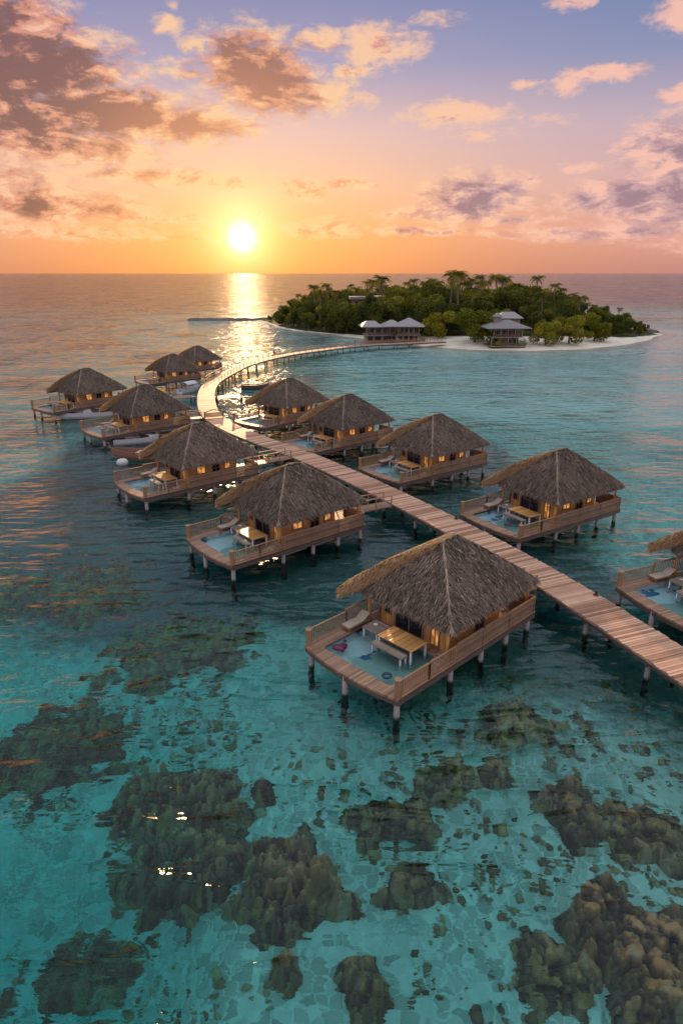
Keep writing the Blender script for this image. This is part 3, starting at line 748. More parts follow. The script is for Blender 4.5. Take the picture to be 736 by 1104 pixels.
EAVE = (4.35, 13.45, .08, 6.95); EZ, RIDGE, RZ = 3.62, (7.5, 8.9, 3.3), 7.05
def make_roof(parent):
    vs, fs = hip_shell(EAVE, EZ, RIDGE, RZ, .28)
    x0, x1, y0, y1 = EAVE; xa, xb, yr = RIDGE
    A_, B_, C_, D_ = (x0, y0, EZ), (x1, y0, EZ), (x1, y1, EZ), (x0, y1, EZ); Ra, Rb = (xa, yr, RZ), (xb, yr, RZ)
    v2, f2, t2 = thatch_faces([(A_, B_, Rb, Ra), (B_, C_, Rb, Rb), (C_, D_, Ra, Rb), (D_, A_, Ra, Ra)], 260, 3)
    # straw bound over the hips and the ridge, a little paler
    g = np.random.default_rng(5); V3, F3, T3 = [], [], []
    for a_, b_ in ((A_, Ra), (B_, Rb), (C_, Rb), (D_, Ra), (Ra, Rb)):
        a_, b_ = np.array(a_), np.array(b_); Lh = np.linalg.norm(b_ - a_); dd = (a_ - b_) / Lh
        for k in range(int(Lh * 46)):
            s_ = g.random(); p = a_ * (1 - s_) + b_ * s_ + np.array([0, 0, .10 + .10 * math.sin(math.pi * s_)])
            d_ = dd + g.normal(0, .42, 3); d_[2] = dd[2] * .9 - abs(g.normal(0, .12)); d_ /= np.linalg.norm(d_); sd_ = np.cross(d_, [0, 0, 1]); sd_ /= np.linalg.norm(sd_); w = g.uniform(.03, .06); L = g.uniform(.3, .6)
            b0 = len(V3); V3 += [p - sd_ * w, p + sd_ * w, p + d_ * L + [0, 0, -.04]]; F3.append((b0, b0 + 1, b0 + 2)); T3 += [g.uniform(.5, .95)] * 3
    n1, n2 = len(vs), len(vs) + len(v2)
    allv = vs + v2.tolist() + [tuple(p) for p in V3]
    allf = fs + [tuple(i + n1 for i in q) for q in f2] + [tuple(i + n2 for i in q) for q in F3]
    tone = np.concatenate([np.full(n1, .12), t2, np.array(T3)])
    ro = mesh_obj('roof', allv, allf, M['thatch'], parent, tone)
    # lower side wing that sweeps out over the far side of the deck
    p0, p1, p2, p3 = (7.2, 3.45, 7.0), (9.2, 3.45, 7.0), (13.3, 7.75, 3.85), (3.45, 7.95, 3.76)
    mb = MB(); NU, NV = 16, 10; top = []
    for j in range(NV + 1):
        for i in range(NU + 1):
            u, w = i / NU, j / NV
            a_ = Vector(p3).lerp(Vector(p2), u); b_ = Vector(p0).lerp(Vector(p1), u); q = a_.lerp(b_, w)
            q.z += .34 * math.sin(math.pi * w) ** .8 - .12 * (1 - w) ** 6; top.append(q)
    bot = [Vector((q.x, q.y, q.z - .34 - .62 * math.sin(math.pi * min(1, (i // (NU + 1)) / NV * 1.15 + .10)))) for i, q in enumerate(top)]; nT = len(top); fs = []
    for j in range(NV):
        for i in range(NU):
            a_ = j * (NU + 1) + i; fs.append((a_, a_ + 1, a_ + NU + 2, a_ + NU + 1)); fs.append((nT + a_ + NU + 1, nT + a_ + NU + 2, nT + a_ + 1, nT + a_))
    ring = [i for i in range(NU)] + [j * (NU + 1) + NU for j in range(NV)] + [NV * (NU + 1) + i for i in range(NU, 0, -1)] + [j * (NU + 1) for j in range(NV, 0, -1)]
    for a_, b_ in zip(ring, ring[1:] + ring[:1]): fs.append((b_, a_, nT + a_, nT + b_))
    lift = np.array([0, 0, .24])
    strips = []
    for w0, w1 in ((0, .33), (.33, .66), (.66, 1)):
        def at(u, w):
            a_ = Vector(p3).lerp(Vector(p2), u); b_ = Vector(p0).lerp(Vector(p1), u); q = a_.lerp(b_, w); q.z += .34 * math.sin(math.pi * w) ** .8 - .05; return tuple(q)
        strips.append((at(0, w0), at(1, w0), at(1, w1), at(0, w1)))
    v2, f2, t2 = thatch_faces(strips, 240, 8, lift=.10)
    # front verge: shaggy straw ends hanging along the sloping edge
    g = np.random.default_rng(11); V3, F3, T3 = [], [], []
    for k in range(3400):
        w = g.random() ** 1.0; a_, b_ = np.array(p3), np.array(p0); p = a_ * (1 - w) + b_ * w; p[2] += .34 * math.sin(math.pi * w) ** .8 + g.uniform(-.34 - .62 * math.sin(math.pi * min(1, w * 1.15 + .10)), .08); p[0] += g.uniform(-.02, .15)
        d_ = np.array([-.55 + g.normal(0, .25), .35 + g.normal(0, .3), -.7]); d_ /= np.linalg.norm(d_); sd_ = np.cross(d_, [1, 0, .3]); sd_ /= np.linalg.norm(sd_); ww = g.uniform(.03, .06); L = g.uniform(.25, .5)
        b0 = len(V3); V3 += [p - sd_ * ww, p + sd_ * ww, p + d_ * L]; F3.append((b0, b0 + 1, b0 + 2)); T3 += [g.uniform(.3, .9)] * 3
    for k in range(900):   # drooping eave
        u = g.random(); a_, b_ = np.array(p3), np.array(p2); p = a_ * (1 - u) + b_ * u; p[2] += g.uniform(-.35, 0); d_ = np.array([g.normal(0, .3), .35, -.8]); d_ /= np.linalg.norm(d_)
        sd_ = np.array([1, 0, 0]); ww = g.uniform(.03, .06); L = g.uniform(.3, .55); b0 = len(V3); V3 += [p - sd_ * ww, p + sd_ * ww, p + d_ * L]; F3.append((b0, b0 + 1, b0 + 2)); T3 += [g.uniform(.3, .9)] * 3
    n1, n2 = 2 * nT, 2 * nT + len(v2)
    allv = [tuple(q) for q in top + bot] + v2.tolist() + [tuple(p) for p in V3]
    allf = fs + [tuple(i + n1 for i in q) for q in f2] + [tuple(i + n2 for i in q) for q in F3]
    mesh_obj('roof_wing', allv, allf, M['thatch_sunlit'], ro, np.concatenate([np.full(n1, .3), t2 + .12, np.array(T3) + .1]))
    return ro

# ------------------------------------------------------------------ villa
DZ = 1.42   # deck level above the sea
def deck_plate():
    """deck with a bowed front edge and a rounded hole for the pool"""
    c = np.array([2.75, 3.8]); outer = [(0, 0), (13.4, 0), (13.4, 7.3), (0, 7.3)]
    for k in range(1, 16):
        y = 7.3 * (1 - k / 16); outer.append((-.42 * (1 - ((y - 3.65) / 3.65) ** 2), y))
    hole = []
    hx0, hx1, hy0, hy1, rr = .62, 4.7, 1.05, 6.4, .35
    for cx, cy, a0 in ((hx1 - rr, hy1 - rr, 0), (hx0 + rr, hy1 - rr, 90), (hx0 + rr, hy0 + rr, 180), (hx1 - rr, hy0 + rr, 270)):
        for k in range(7): a_ = R(a0 + 15 * k); hole.append((cx + rr * math.cos(a_), cy + rr * math.sin(a_)))
    angs = sorted(set(round(math.atan2(y - c[1], x - c[0]), 6) for x, y in outer + hole))
    def hit(poly, a_):
        d = np.array([math.cos(a_), math.sin(a_)]); best = None
        for i in range(len(poly)):
            p, q = np.array(poly[i]), np.array(poly[(i + 1) % len(poly)]); e = q - p
            den = d[0] * -e[1] + d[1] * e[0]
            if abs(den) < 1e-12: continue
            r_ = p - c; t = (r_[0] * -e[1] + r_[1] * e[0]) / den; s_ = (d[0] * r_[1] - d[1] * r_[0]) / den
            if t > 0 and -1e-6 <= s_ <= 1 + 1e-6 and (best is None or t > best): best = t
        return c + d * best
    O_, H_ = [hit(outer, a_) for a_ in angs], [hit(hole, a_) for a_ in angs]; return O_, H_, outer, hole
OUT_R, HOLE_R, OUTER, HOLE = deck_plate()
def rail_section(p, q, slats=True, top=1.02, post=.09, step=.15, end_posts=True):
    mb = MB(); p, q = Vector(p), Vector(q); L = (q - p).length; d = (q - p) / L; z = DZ
    if end_posts:
        for s_ in (p, q): mb.box(s_.x - post / 2, s_.x + post / 2, s_.y - post / 2, s_.y + post / 2, z - .3, z + top + .06)
    mb.bar((p.x, p.y, z + top), (q.x, q.y, z + top), .10, .07); mb.bar((p.x, p.y, z + .16), (q.x, q.y, z + .16), .06, .07)
    n = int(L / step)
    for k in range(1, n):
        s_ = p + d * (L * k / n); mb.bar((s_.x, s_.y, z + .16), (s_.x, s_.y, z + top), .035, .05)
    return mb
def board_section(p, q, top=1.05, gap=.012):
    mb = MB(); p, q = Vector(p), Vector(q); z = DZ
    for s_ in (p, q): mb.box(s_.x - .06, s_.x + .06, s_.y - .06, s_.y + .06, z - .32, z + top + .06)
    k = 0; zz = z - .22
    while zz < z + top - .06:
        mb.bar((p.x, p.y, zz + .075), (q.x, q.y, zz + .075), .035 + .012 * (k % 2), .15 - gap); zz += .15; k += 1
    mb.bar((p.x, p.y, z + top + .02), (q.x, q.y, z + top + .02), .13, .06); return mb
def frame_box(mb, axis, at_, a0, a1, z0, z1, w=.09, t_=.06):
    """a rectangular frame on the wall plane axis=at_"""
    def bx(u0, u1, w0, w1):
        if axis == 'x': mb.box(at_ - t_, at_ + .02, u0, u1, w0, w1)
        else: mb.box(u0, u1, at_ - t_, at_ + .02, w0, w1)
    bx(a0, a0 + w, z0, z1); bx(a1 - w, a1, z0, z1); bx(a0 + w, a1 - w, z1 - w, z1); bx(a0 + w, a1 - w, z0, z0 + w)
    return mb
def wall_with_holes(mb, axis, at_, a0, a1, z0, z1, holes, th=.12):
    cuts = [a0]; 
    for h in holes: cuts += [h[0], h[1]]
    cuts.append(a1)
    def bx(u0, u1, w0, w1):
        if u1 - u0 < 1e-4 or w1 - w0 < 1e-4: return
        if axis == 'x': mb.box(at_, at_ + th, u0, u1, w0, w1)
        else: mb.box(u0, u1, at_, at_ + th, w0, w1)
    for i in range(len(cuts) - 1):
        if i % 2 == 0: bx(cuts[i], cuts[i + 1], z0, z1)
        else:
            h = holes[i // 2]; bx(h[0], h[1], z0, h[2]); bx(h[0], h[1], h[3], z1)
def make_villa():
    root = thing('water_villa', 'x', 'villa')
    n = len(OUT_R); v = [(p[0], p[1], DZ) for p in OUT_R] + [(p[0], p[1], DZ) for p in HOLE_R] + [(p[0], p[1], DZ - .14) for p in OUT_R] + [(p[0], p[1], DZ - .14) for p in HOLE_R]
    f = []
    for i in range(n):
        j = (i + 1) % n; f += [(i, j, n + j, n + i), (2 * n + j, 2 * n + i, 3 * n + i, 3 * n + j), (2 * n + i, 2 * n + j, j, i), (n + i, n + j, 3 * n + j, 3 * n + i)]
    mesh_obj('deck', v, f, M['deck'], root)
    # dark fascia under the bowed front edge and along the sides
    fz0, fz1 = DZ - .40, DZ - .142; oo = [Vector(p) for p in OUTER]; mb = MB(); m_ = len(oo); cc = Vector((6.5, 3.65))
    inn = [p + (cc - p).normalized() * .14 for p in oo]; oo2 = [p + (cc - p).normalized() * .02 for p in oo]
    vv = [(p.x, p.y, fz0) for p in oo2] + [(p.x, p.y, fz1) for p in oo2] + [(p.x, p.y, fz1) for p in inn] + [(p.x, p.y, fz0) for p in inn]; ff = []
    for i in range(m_):
        j = (i + 1) % m_; ff += [(i, j, m_ + j, m_ + i), (m_ + i, m_ + j, 2 * m_ + j, 2 * m_ + i), (2 * m_ + i, 2 * m_ + j, 3 * m_ + j, 3 * m_ + i), (3 * m_ + i, 3 * m_ + j, j, i)]
    mesh_obj('fascia', vv, ff, M['beam'], root)
    # pool basin hung under the deck, with its water
    hp = HOLE; k = len(hp); zb = DZ - .80; cen = Vector((2.72, 3.85))
    def off(p, d_): q = Vector(p); return q + (q - cen).normalized() * d_
    rings = [[(*p, DZ - .004) for p in hp], [(*p, zb) for p in hp]]
    o1 = [(*off(p, .10), DZ - .15) for p in hp]; o2 = [(*off(p, -.15), zb - .14) for p in hp]
    o0 = [(*off(p, .10), DZ - .004 - .142) for p in hp]
    vs = rings[0] + rings[1] + o1 + o2; fs = []
    for i in range(k):
        j = (i + 1) % k; fs += [(j, i, k + i, k + j), (2 * k + i, 2 * k + j, j, i), (3 * k + i, 3 * k + j, 2 * k + j, 2 * k + i)]
    fs += [tuple(k + i for i in range(k)), tuple(reversed([3 * k + i for i in range(k)]))]
    po = mesh_obj('pool', vs, fs, M['tiles'], root)
    vs = [(*off(p, .03), zb - .02) for p in hp] + [(*off(p, .03), DZ - .15) for p in hp]
    fs = [tuple(reversed(range(k))), tuple(range(k, 2 * k))] + [(i, (i + 1) % k, k + (i + 1) % k, k + i) for i in range(k)]
    mesh_obj('pool_water', vs, fs, M['poolw'], po)
    # stilts
    sx = [(.25, .3), (.25, 7.0), (-.25, 3.65), (4.9, .35), (4.9, 6.95), (7.9, .35), (7.9, 6.95), (10.6, .35), (10.6, 6.95), (13.1, .35), (13.1, 6.95), (13.1, 3.6)]
    pm = None
    for x, y in sx:
        if pm is None:
            mb = MB(); mb.tube([(0, 0, -5.5), (0, 0, .2), (0, 0, DZ - .145)], [.20, .17, .16], 12); o = mb.build('stilt', M['stilt'], root, True); pm = o.data
        else: o = bpy.data.objects.new('stilt', pm); COL.objects.link(o); o.parent = root
        o.location = (x, y, 0)
    for y in (.35, 6.95): mb = MB(); mb.bar((4.2, y, DZ - .27), (13.25, y, DZ - .27), .2, .22); mb.build('beam', M['beam'], root)
    for x, z_ in ((4.9, .75), (7.9, .75), (10.6, .75)): mb = MB(); mb.bar((x + .1, .36, z_), (x + 2.3, .36, z_ + .05), .07, .09); mb.build('brace', M['stilt'], root)
    # railings
    rail_section((.35, 7.2), (3.3, 7.2)).build('railing', M['rail'], root)
    rail_section((3.3, 7.2), (6.4, 7.2), top=1.2).build('railing', M['rail'], root)
    board_section((6.5, 7.2), (10.0, 7.2)).build('railing', M['panel'], root)
    board_section((10.1, 7.2), (13.3, 7.2)).build('railing', M['panel'], root)
    rail_section((.30, .1), (2.6, .1)).build('railing', M['rail'], root)
    rail_section((2.6, .1), (4.9, .1)).build('railing', M['rail'], root)
    board_section((5.0, .1), (7.6, .1), 1.08).build('railing', M['panel'], root)
    board_section((7.7, .1), (10.4, .1), 1.08).build('railing', M['panel'], root)
    board_section((10.5, .1), (13.25, .1)).build('railing', M['panel'], root)
    board_section((13.3, .15), (13.3, 2.6)).build('railing', M['panel'], root)
    board_section((13.3, 4.6), (13.3, 7.1)).build('railing', M['panel'], root)
    for x, y in ((.16, .2), (.16, 7.1)):
        mb = MB(); mb.lathe([(.17, DZ - .3), (.17, DZ + 1.0), (.21, DZ + 1.02), (.21, DZ + 1.12), (.12, DZ + 1.16)], 14, (x, y)); mb.build('corner_post', M['rail'], root, False)
    # house walls with openings
    x0, x1, y0, y1, zt = 5.35, 10.9, 1.15, 6.15, 3.75
    mb = MB()
    wall_with_holes(mb, 'x', x0, y0, y1, DZ, zt, [(1.55, 2.25, DZ + .05, 3.3), (2.75, 5.0, DZ + .05, 3.35), (5.3, 5.9, 2.2, 3.3)])
    wall_with_holes(mb, 'y', y0, x0 + .12, x1, DZ, zt, [(6.4, 7.5, 2.25, 3.3), (8.2, 9.2, DZ + .05, 3.3), (9.7, 10.5, 2.25, 3.3)])
    wall_with_holes(mb, 'y', y1 - .12, x0 + .12, x1, DZ, zt, [(6.6, 8.4, 2.2, 3.3)])
    wall_with_holes(mb, 'x', x1 - .12, y0 + .12, y1 - .12, DZ, zt, [(2.6, 3.6, DZ + .05, 3.3)])
    mb.build('wall', M['wall'], root)
    def win(axis, at_, a0, a1, z0, z1, lit=False, name='window'):
        fb_ = frame_box(MB(), axis, at_, a0, a1, z0, z1); am, zm = (a0 + a1) / 2, z0 + (z1 - z0) * .62
        for (q0, q1, r0, r1) in ((am - .025, am + .025, z0 + .09, z1 - .09), (a0 + .09, am - .026, zm - .02, zm + .02), (am + .026, a1 - .09, zm - .02, zm + .02)):
            fb_.box(at_ - .03, at_ + .015, q0, q1, r0, r1) if axis == 'x' else fb_.box(q0, q1, at_ - .03, at_ + .015, r0, r1)
        wf = fb_.build(name, M['timber'], root)
        mb = MB(); e = .085
        if axis == 'x': mb.box(at_ + .03, at_ + .05, a0 + e, a1 - e, z0 + e, z1 - e)
        else: mb.box(a0 + e, a1 - e, at_ + .03, at_ + .05, z0 + e, z1 - e)
        mb.build('pane', M['lit'] if lit else M['dark_glass'], wf)
    win('x', x0, 1.55, 2.25, DZ + .05, 3.3, True, 'door'); win('x', x0, 2.75, 5.0, DZ + .05, 3.35, False, 'sliding_door'); win('x', x0, 5.3, 5.9, 2.2, 3.3, False)
    win('y', y0, 6.4, 7.5, 2.25, 3.3, True); win('y', y0, 8.2, 9.2, DZ + .05, 3.3, False, 'door'); win('y', y0, 9.7, 10.5, 2.25, 3.3, True)
    win('y', y1 + .04, 6.6, 8.4, 2.2, 3.3, False)
    for x, y in ((4.75, .55), (4.75, 6.6), (12.95, .5), (12.95, 6.65)):
        mb = MB(); mb.tube([(x, y, DZ), (x, y, 3.9)], [.11, .10], 10); mb.build('pillar', M['wall'], root, True)
    mb = MB()
    for k in range(3): mb.box(3.5 + .45 * k, 3.96 + .45 * k, .35, 1.0, DZ + .002, DZ + .12 + .1 * k)
    mb.build('steps', M['grey_wood'], root)
    make_roof(root)
    return root
# furniture builders (local frame of the villa)
def make_bed():
    t_ = thing('daybed', 'x', 'daybed'); mb = MB(); mb.box(-.72, .72, -1.3, 1.3, 1.46, 1.54); mb.build('top', M['warm'], t_, bevel=.015)
    for x, y in ((-.64, -1.2), (.64, -1.2), (-.64, 1.2), (.64, 1.2)):
        mb = MB(); mb.box(x - .045, x + .045, y - .045, y + .045, 0, 1.46); mb.build('leg', M['white'], t_)
    return t_
def make_bench():
    t_ = thing('bench', 'x', 'bench'); mb = MB()
    mb.box(-.30, .30, -1.2, -.02, .36, .43); mb.box(-.30, .30, .02, 1.2, .36, .43); mb.box(-.25, .25, -1.1, 1.1, .32, .357); mb.build('seat', M['grey_wood'], t_)
    for x, y in ((-.22, -1.08), (.22, -1.08), (-.22, 1.08), (.22, 1.08)):
        mb = MB(); mb.box(x - .04, x + .04, y - .04, y + .04, -.73, .318); mb.build('leg', M['white'], t_)
    return t_
def make_table():
    t_ = thing('low_table', 'x', 'table'); mb = MB(); mb.box(-.62, .62, -.62, .62, 1.22, 1.29); mb.build('top', M['grey_wood'], t_, bevel=.012)
    for x, y in ((-.52, -.52), (.52, -.52), (-.52, .52), (.52, .52)):
        mb = MB(); mb.box(x - .045, x + .045, y - .045, y + .045, 0, 1.22); mb.build('leg', M['white'], t_)
    mb = MB(); mb.lathe([(.09, 1.292), (.13, 1.32), (.14, 1.35), (.05, 1.34)], 12, (.1, .15)); mb.build('tray', M['white'], t_)
    return t_
def make_lounger():
    t_ = thing('sun_lounger', 'x', 'sun lounger'); mb = MB(); mb.box(-.95, .95, -.36, .36, .24, .30); mb.build('frame', M['rail'], t_)
    mb = MB(); mb.add([(-.93, -.34, .303), (.35, -.34, .303), (.93, -.34, .66), (.93, .34, .66), (.35, .34, .303), (-.93, .34, .303), (-.93, -.34, .40), (.33, -.34, .40), (.90, -.34, .75), (.90, .34, .75), (.33, .34, .40), (-.93, .34, .40)],
                      [(0, 5, 4, 1), (1, 4, 3, 2), (6, 7, 10, 11), (7, 8, 9, 10), (0, 1, 7, 6), (1, 2, 8, 7), (2, 3, 9, 8), (3, 4, 10, 9), (4, 5, 11, 10), (5, 0, 6, 11)]); mb.build('cushion', M['cushion_pale'], t_, bevel=.03)
    mb = MB(); mb.bar((.90, -.2, .27), (.9, -.2, .62), .04, .04); mb.bar((.90, .2, .27), (.9, .2, .62), .04, .04); mb.bar((.9, -.25, .63), (.9, .25, .63), .04, .03); mb.build('back_prop', M['rail'], t_)
    for x, y in ((-.85, -.3), (.8, -.3), (-.85, .3), (.8, .3)):
        mb = MB(); mb.box(x - .035, x + .035, y - .035, y + .035, 0, .24); mb.build('leg', M['rail'], t_)
    return t_

VILLAS = [ # x, y, yaw, scale, label, short phrase
 (2.91, 27.93, 44, 1, 'largest thatched villa nearest the camera, with a heart float in its pool', 'the villa nearest the camera'),
 (-8.19, 44.22, 40, 1, 'thatched villa second from the camera, between the nearest villa and the white buoy', 'the second nearest villa'),
 (14.74, 49.57, 33, 1, 'thatched villa alone on the right side of the walkway behind the nearest villa', 'the first villa right of the walkway'),
 (21.94, 34.3, 22, 1, 'thatched villa cut off by the right edge of the photo', 'the villa cut off at the right edge'),
 (-19.14, 59.8, 41, 1, 'thatched villa third along the left side, beside the brown boat and white buoy', 'the third villa on the left side'),
 (6.24, 64.7, 37, 1, 'thatched villa right of the walkway, third from its bend', 'the middle villa right of the walkway'),
 (-3.11, 77.08, 41, 1, 'thatched villa right of the walkway, second nearest to its bend', 'the villa second from the bend'),
 (-10.63, 90.56, 50, 1, 'thatched villa right of the walkway nearest the bend and the sun path', 'the villa nearest the bend'),
 (-31.8, 84.73, 43, 1, 'thatched villa fourth on the left with a white motorboat moored by its deck', 'the fourth villa on the left side'),
 (-45.18, 101.28, 51, 1, 'thatched villa farthest left, standing apart over open water', 'the farthest left villa'),
]
proto = make_villa(); beds = (make_bed(), make_bench(), make_table(), make_lounger())
FURN = [((3.78, 3.05, DZ - .80), 0), ((2.85, 3.25, DZ - .07), 0), ((4.0, 5.3, DZ - .80), 0), ((3.75, 6.79, DZ), 0)]
NAMES = [('orange white-legged daybed by the pool of ', 'orange wooden daybeds on the villa decks'), ('low pale bench over the pool of ', 'benches over the villa pools'),
         ('grey deck table with white dish at ', 'square tables on the villa decks'), ('pale sun lounger by the rail of ', 'sun loungers on the villa decks')]
def place(t_, vx, vy, yaw, sc, lx, ly, lz, lr=0):
    a_ = R(yaw); t_.location = (vx + sc * (lx * math.cos(a_) - ly * math.sin(a_)), vy + sc * (lx * math.sin(a_) + ly * math.cos(a_)), lz); t_.rotation_euler = (0, 0, a_ + lr); t_.scale = (sc,) * 3
# far pair: smaller, placed by their roof tops
def from_apex(px, py, yaw, sc, push=0):
    z = DZ + (RZ - DZ) * sc; x, y = ground(px, py, z); d = Vector((x, y)).normalized(); x += d.x * push; y += d.y * push
    a_ = R(yaw); lx, ly = 8.2 * sc, 3.3 * sc; return x - lx * math.cos(a_) + ly * math.sin(a_), y - lx * math.sin(a_) - ly * math.cos(a_)
xa, ya = from_apex(186, 382, 44, .88); xb, yb = from_apex(213, 375.5, 50, .88, 5)
VILLAS += [(xa, ya, 44, .88, 'thatched villa left of the bend, front one of the overlapping far pair', 'the front villa of the far pair'),
           (xb, yb, 50, .88, 'thatched villa rearmost on the left, half hidden behind its twin roof', 'the rear villa of the far pair')]
villa_objs = []
for i, (x, y, yaw, sc, lab, short) in enumerate(VILLAS):
    o = proto if i == 0 else copy_tree(proto)
    o.location = (x, y, DZ * (1 - sc)); o.rotation_euler = (0, 0, R(yaw)); o.scale = (sc,) * 3; tag(o, lab, 'villa', 'thatched villas on stilts over the lagoon'); villa_objs.append(o)
    for (src, ((lx, ly, lz), lr), (pre, grp)) in zip(beds, FURN, NAMES):
        t_ = src if i == 0 else copy_tree(src)
        base_z = lz
        jx, jy = (rnd.uniform(-.07, .07), rnd.uniform(-.10, .10)) if i and src is not beds[3] else (0, 0); lr = lr + (rnd.uniform(-.06, .06) if i and src is not beds[3] else 0)
        place(t_, x, y, yaw, sc, lx + jx, ly + jy, base_z if sc == 1 else DZ + (base_z - DZ) * sc, lr); tag(t_, pre + short, t_['category'], grp)

# pool floats and small deck things
def local(vi, lx, ly):
    x, y, yaw, sc = VILLAS[vi][:4]; a_ = R(yaw); return x + sc * (lx * math.cos(a_) - ly * math.sin(a_)), y + sc * (lx * math.sin(a_) + ly * math.cos(a_))
hx, hy = local(0, 1.45, 5.75)
prof = []
for k in range(40):
    th = 2 * math.pi * k / 40; prof.append((.032 * 16 * math.sin(th) ** 3 * .9, .032 * (13 * math.cos(th) - 5 * math.cos(2 * th) - 2 * math.cos(3 * th) - math.cos(4 * th)) * .9))
vs, fs = [], []
for j, (sc_, z) in enumerate([(.85, 0), (1, .06), (1, .14), (.8, .2), (.4, .21)]):
    vs += [(x * sc_, y * sc_, z) for x, y in prof]
for j in range(4):
    for k in range(40): fs.append((j * 40 + k, j * 40 + (k + 1) % 40, (j + 1) * 40 + (k + 1) % 40, (j + 1) * 40 + k))
fs += [tuple(range(40)), tuple(160 + k for k in range(40))]
o = mesh_obj('pool_float', vs, fs, M['float_red'], None, smooth=True); o.location = (hx, hy, DZ - .165); o.rotation_euler = (0, 0, R(20))
tag(o, 'dark magenta heart shaped float on the pool of the villa nearest the camera', 'pool float')
def ring_float(vi, lx, ly, m_, lab):
    vs, fs = [], []
    for i in range(20):
        for j in range(8):
            a_, b_ = 2 * math.pi * i / 20, 2 * math.pi * j / 8; r_ = .22 + .08 * math.cos(b_); vs.append((r_ * math.cos(a_), r_ * math.sin(a_), .08 * math.sin(b_)))
            fs.append((i * 8 + j, ((i + 1) % 20) * 8 + j, ((i + 1) % 20) * 8 + (j + 1) % 8, i * 8 + (j + 1) % 8))
    o = mesh_obj('pool_float', vs, fs, m_, None, smooth=True); x, y = local(vi, lx, ly); o.location = (x, y, DZ - .13); tag(o, lab, 'pool float')
ring_float(0, 1.35, 2.0, M['float_blue'], 'dark blue ring float in the near corner of the nearest pool')
ring_float(2, 1.7, 3.0, M['float_red'], 'dark red ring float in the pool right of the walkway')

# ------------------------------------------------------------------ boats
def hull_mesh(L, B, H, sheer=.35, n=14, blunt=.75):
    """closed open-topped hull: outer skin, gunwale, inner floor"""
    vs, fs = [], []; K = 9
    secs = []
    for i in range(n + 1):
        t_ = i / n; x = -L / 2 + L * t_; w = B / 2 * (blunt + (1 - blunt) * math.sin(min(1, t_ * 2.2) * math.pi / 2)) * (1 - max(0, (t_ - .5) / .5) ** 2.2) + .02
        zt = H * (1 + sheer * (max(0, t_ - .35) / .65) ** 2 + .08 * (1 - t_)); zb = -.22 * (1 - max(0, (t_ - .7) / .3) ** 2) - .02
        if t_ > .85: zb = zb + (t_ - .85) / .15 * H * .5
        secs.append((x, w, zt, zb))
    for x, w, zt, zb in secs:
        for k in range(K):
            a_ = -math.pi / 2 + math.pi * k / (K - 1); s_ = math.sin(a_); vs.append((x, w * (abs(s_) ** .6) * (1 if s_ > 0 else -1), zt - (zt - zb) * (math.cos(a_) ** .7 if math.cos(a_) > 0 else 0)))
    m0 = len(vs)
    for x, w, zt, zb in secs:
        wi = max(w - .10, .01); zf = zb + (zt - zb) * .45
        for y, z in ((-wi, zt), (-wi * .9, zf), (wi * .9, zf), (wi, zt)): vs.append((x, y, z))
    for i in range(n):
        for k in range(K - 1): fs.append((i * K + k, i * K + k + 1, (i + 1) * K + k + 1, (i + 1) * K + k))
        a_, b_ = m0 + i * 4, m0 + (i + 1) * 4
        fs += [(i * K, (i + 1) * K, b_, a_), (a_, b_, b_ + 1, a_ + 1), (a_ + 1, b_ + 1, b_ + 2, a_ + 2), (a_ + 2, b_ + 2, b_ + 3, a_ + 3), (a_ + 3, b_ + 3, (i + 1) * K + K - 1, i * K + K - 1)]
    fs.append(tuple(range(K)) + (m0 + 3, m0 + 2, m0 + 1, m0)); e = n * K; fs.append(tuple(reversed(range(e, e + K))) + (m0 + n * 4, m0 + n * 4 + 1, m0 + n * 4 + 2, m0 + n * 4 + 3))
    return vs, fs
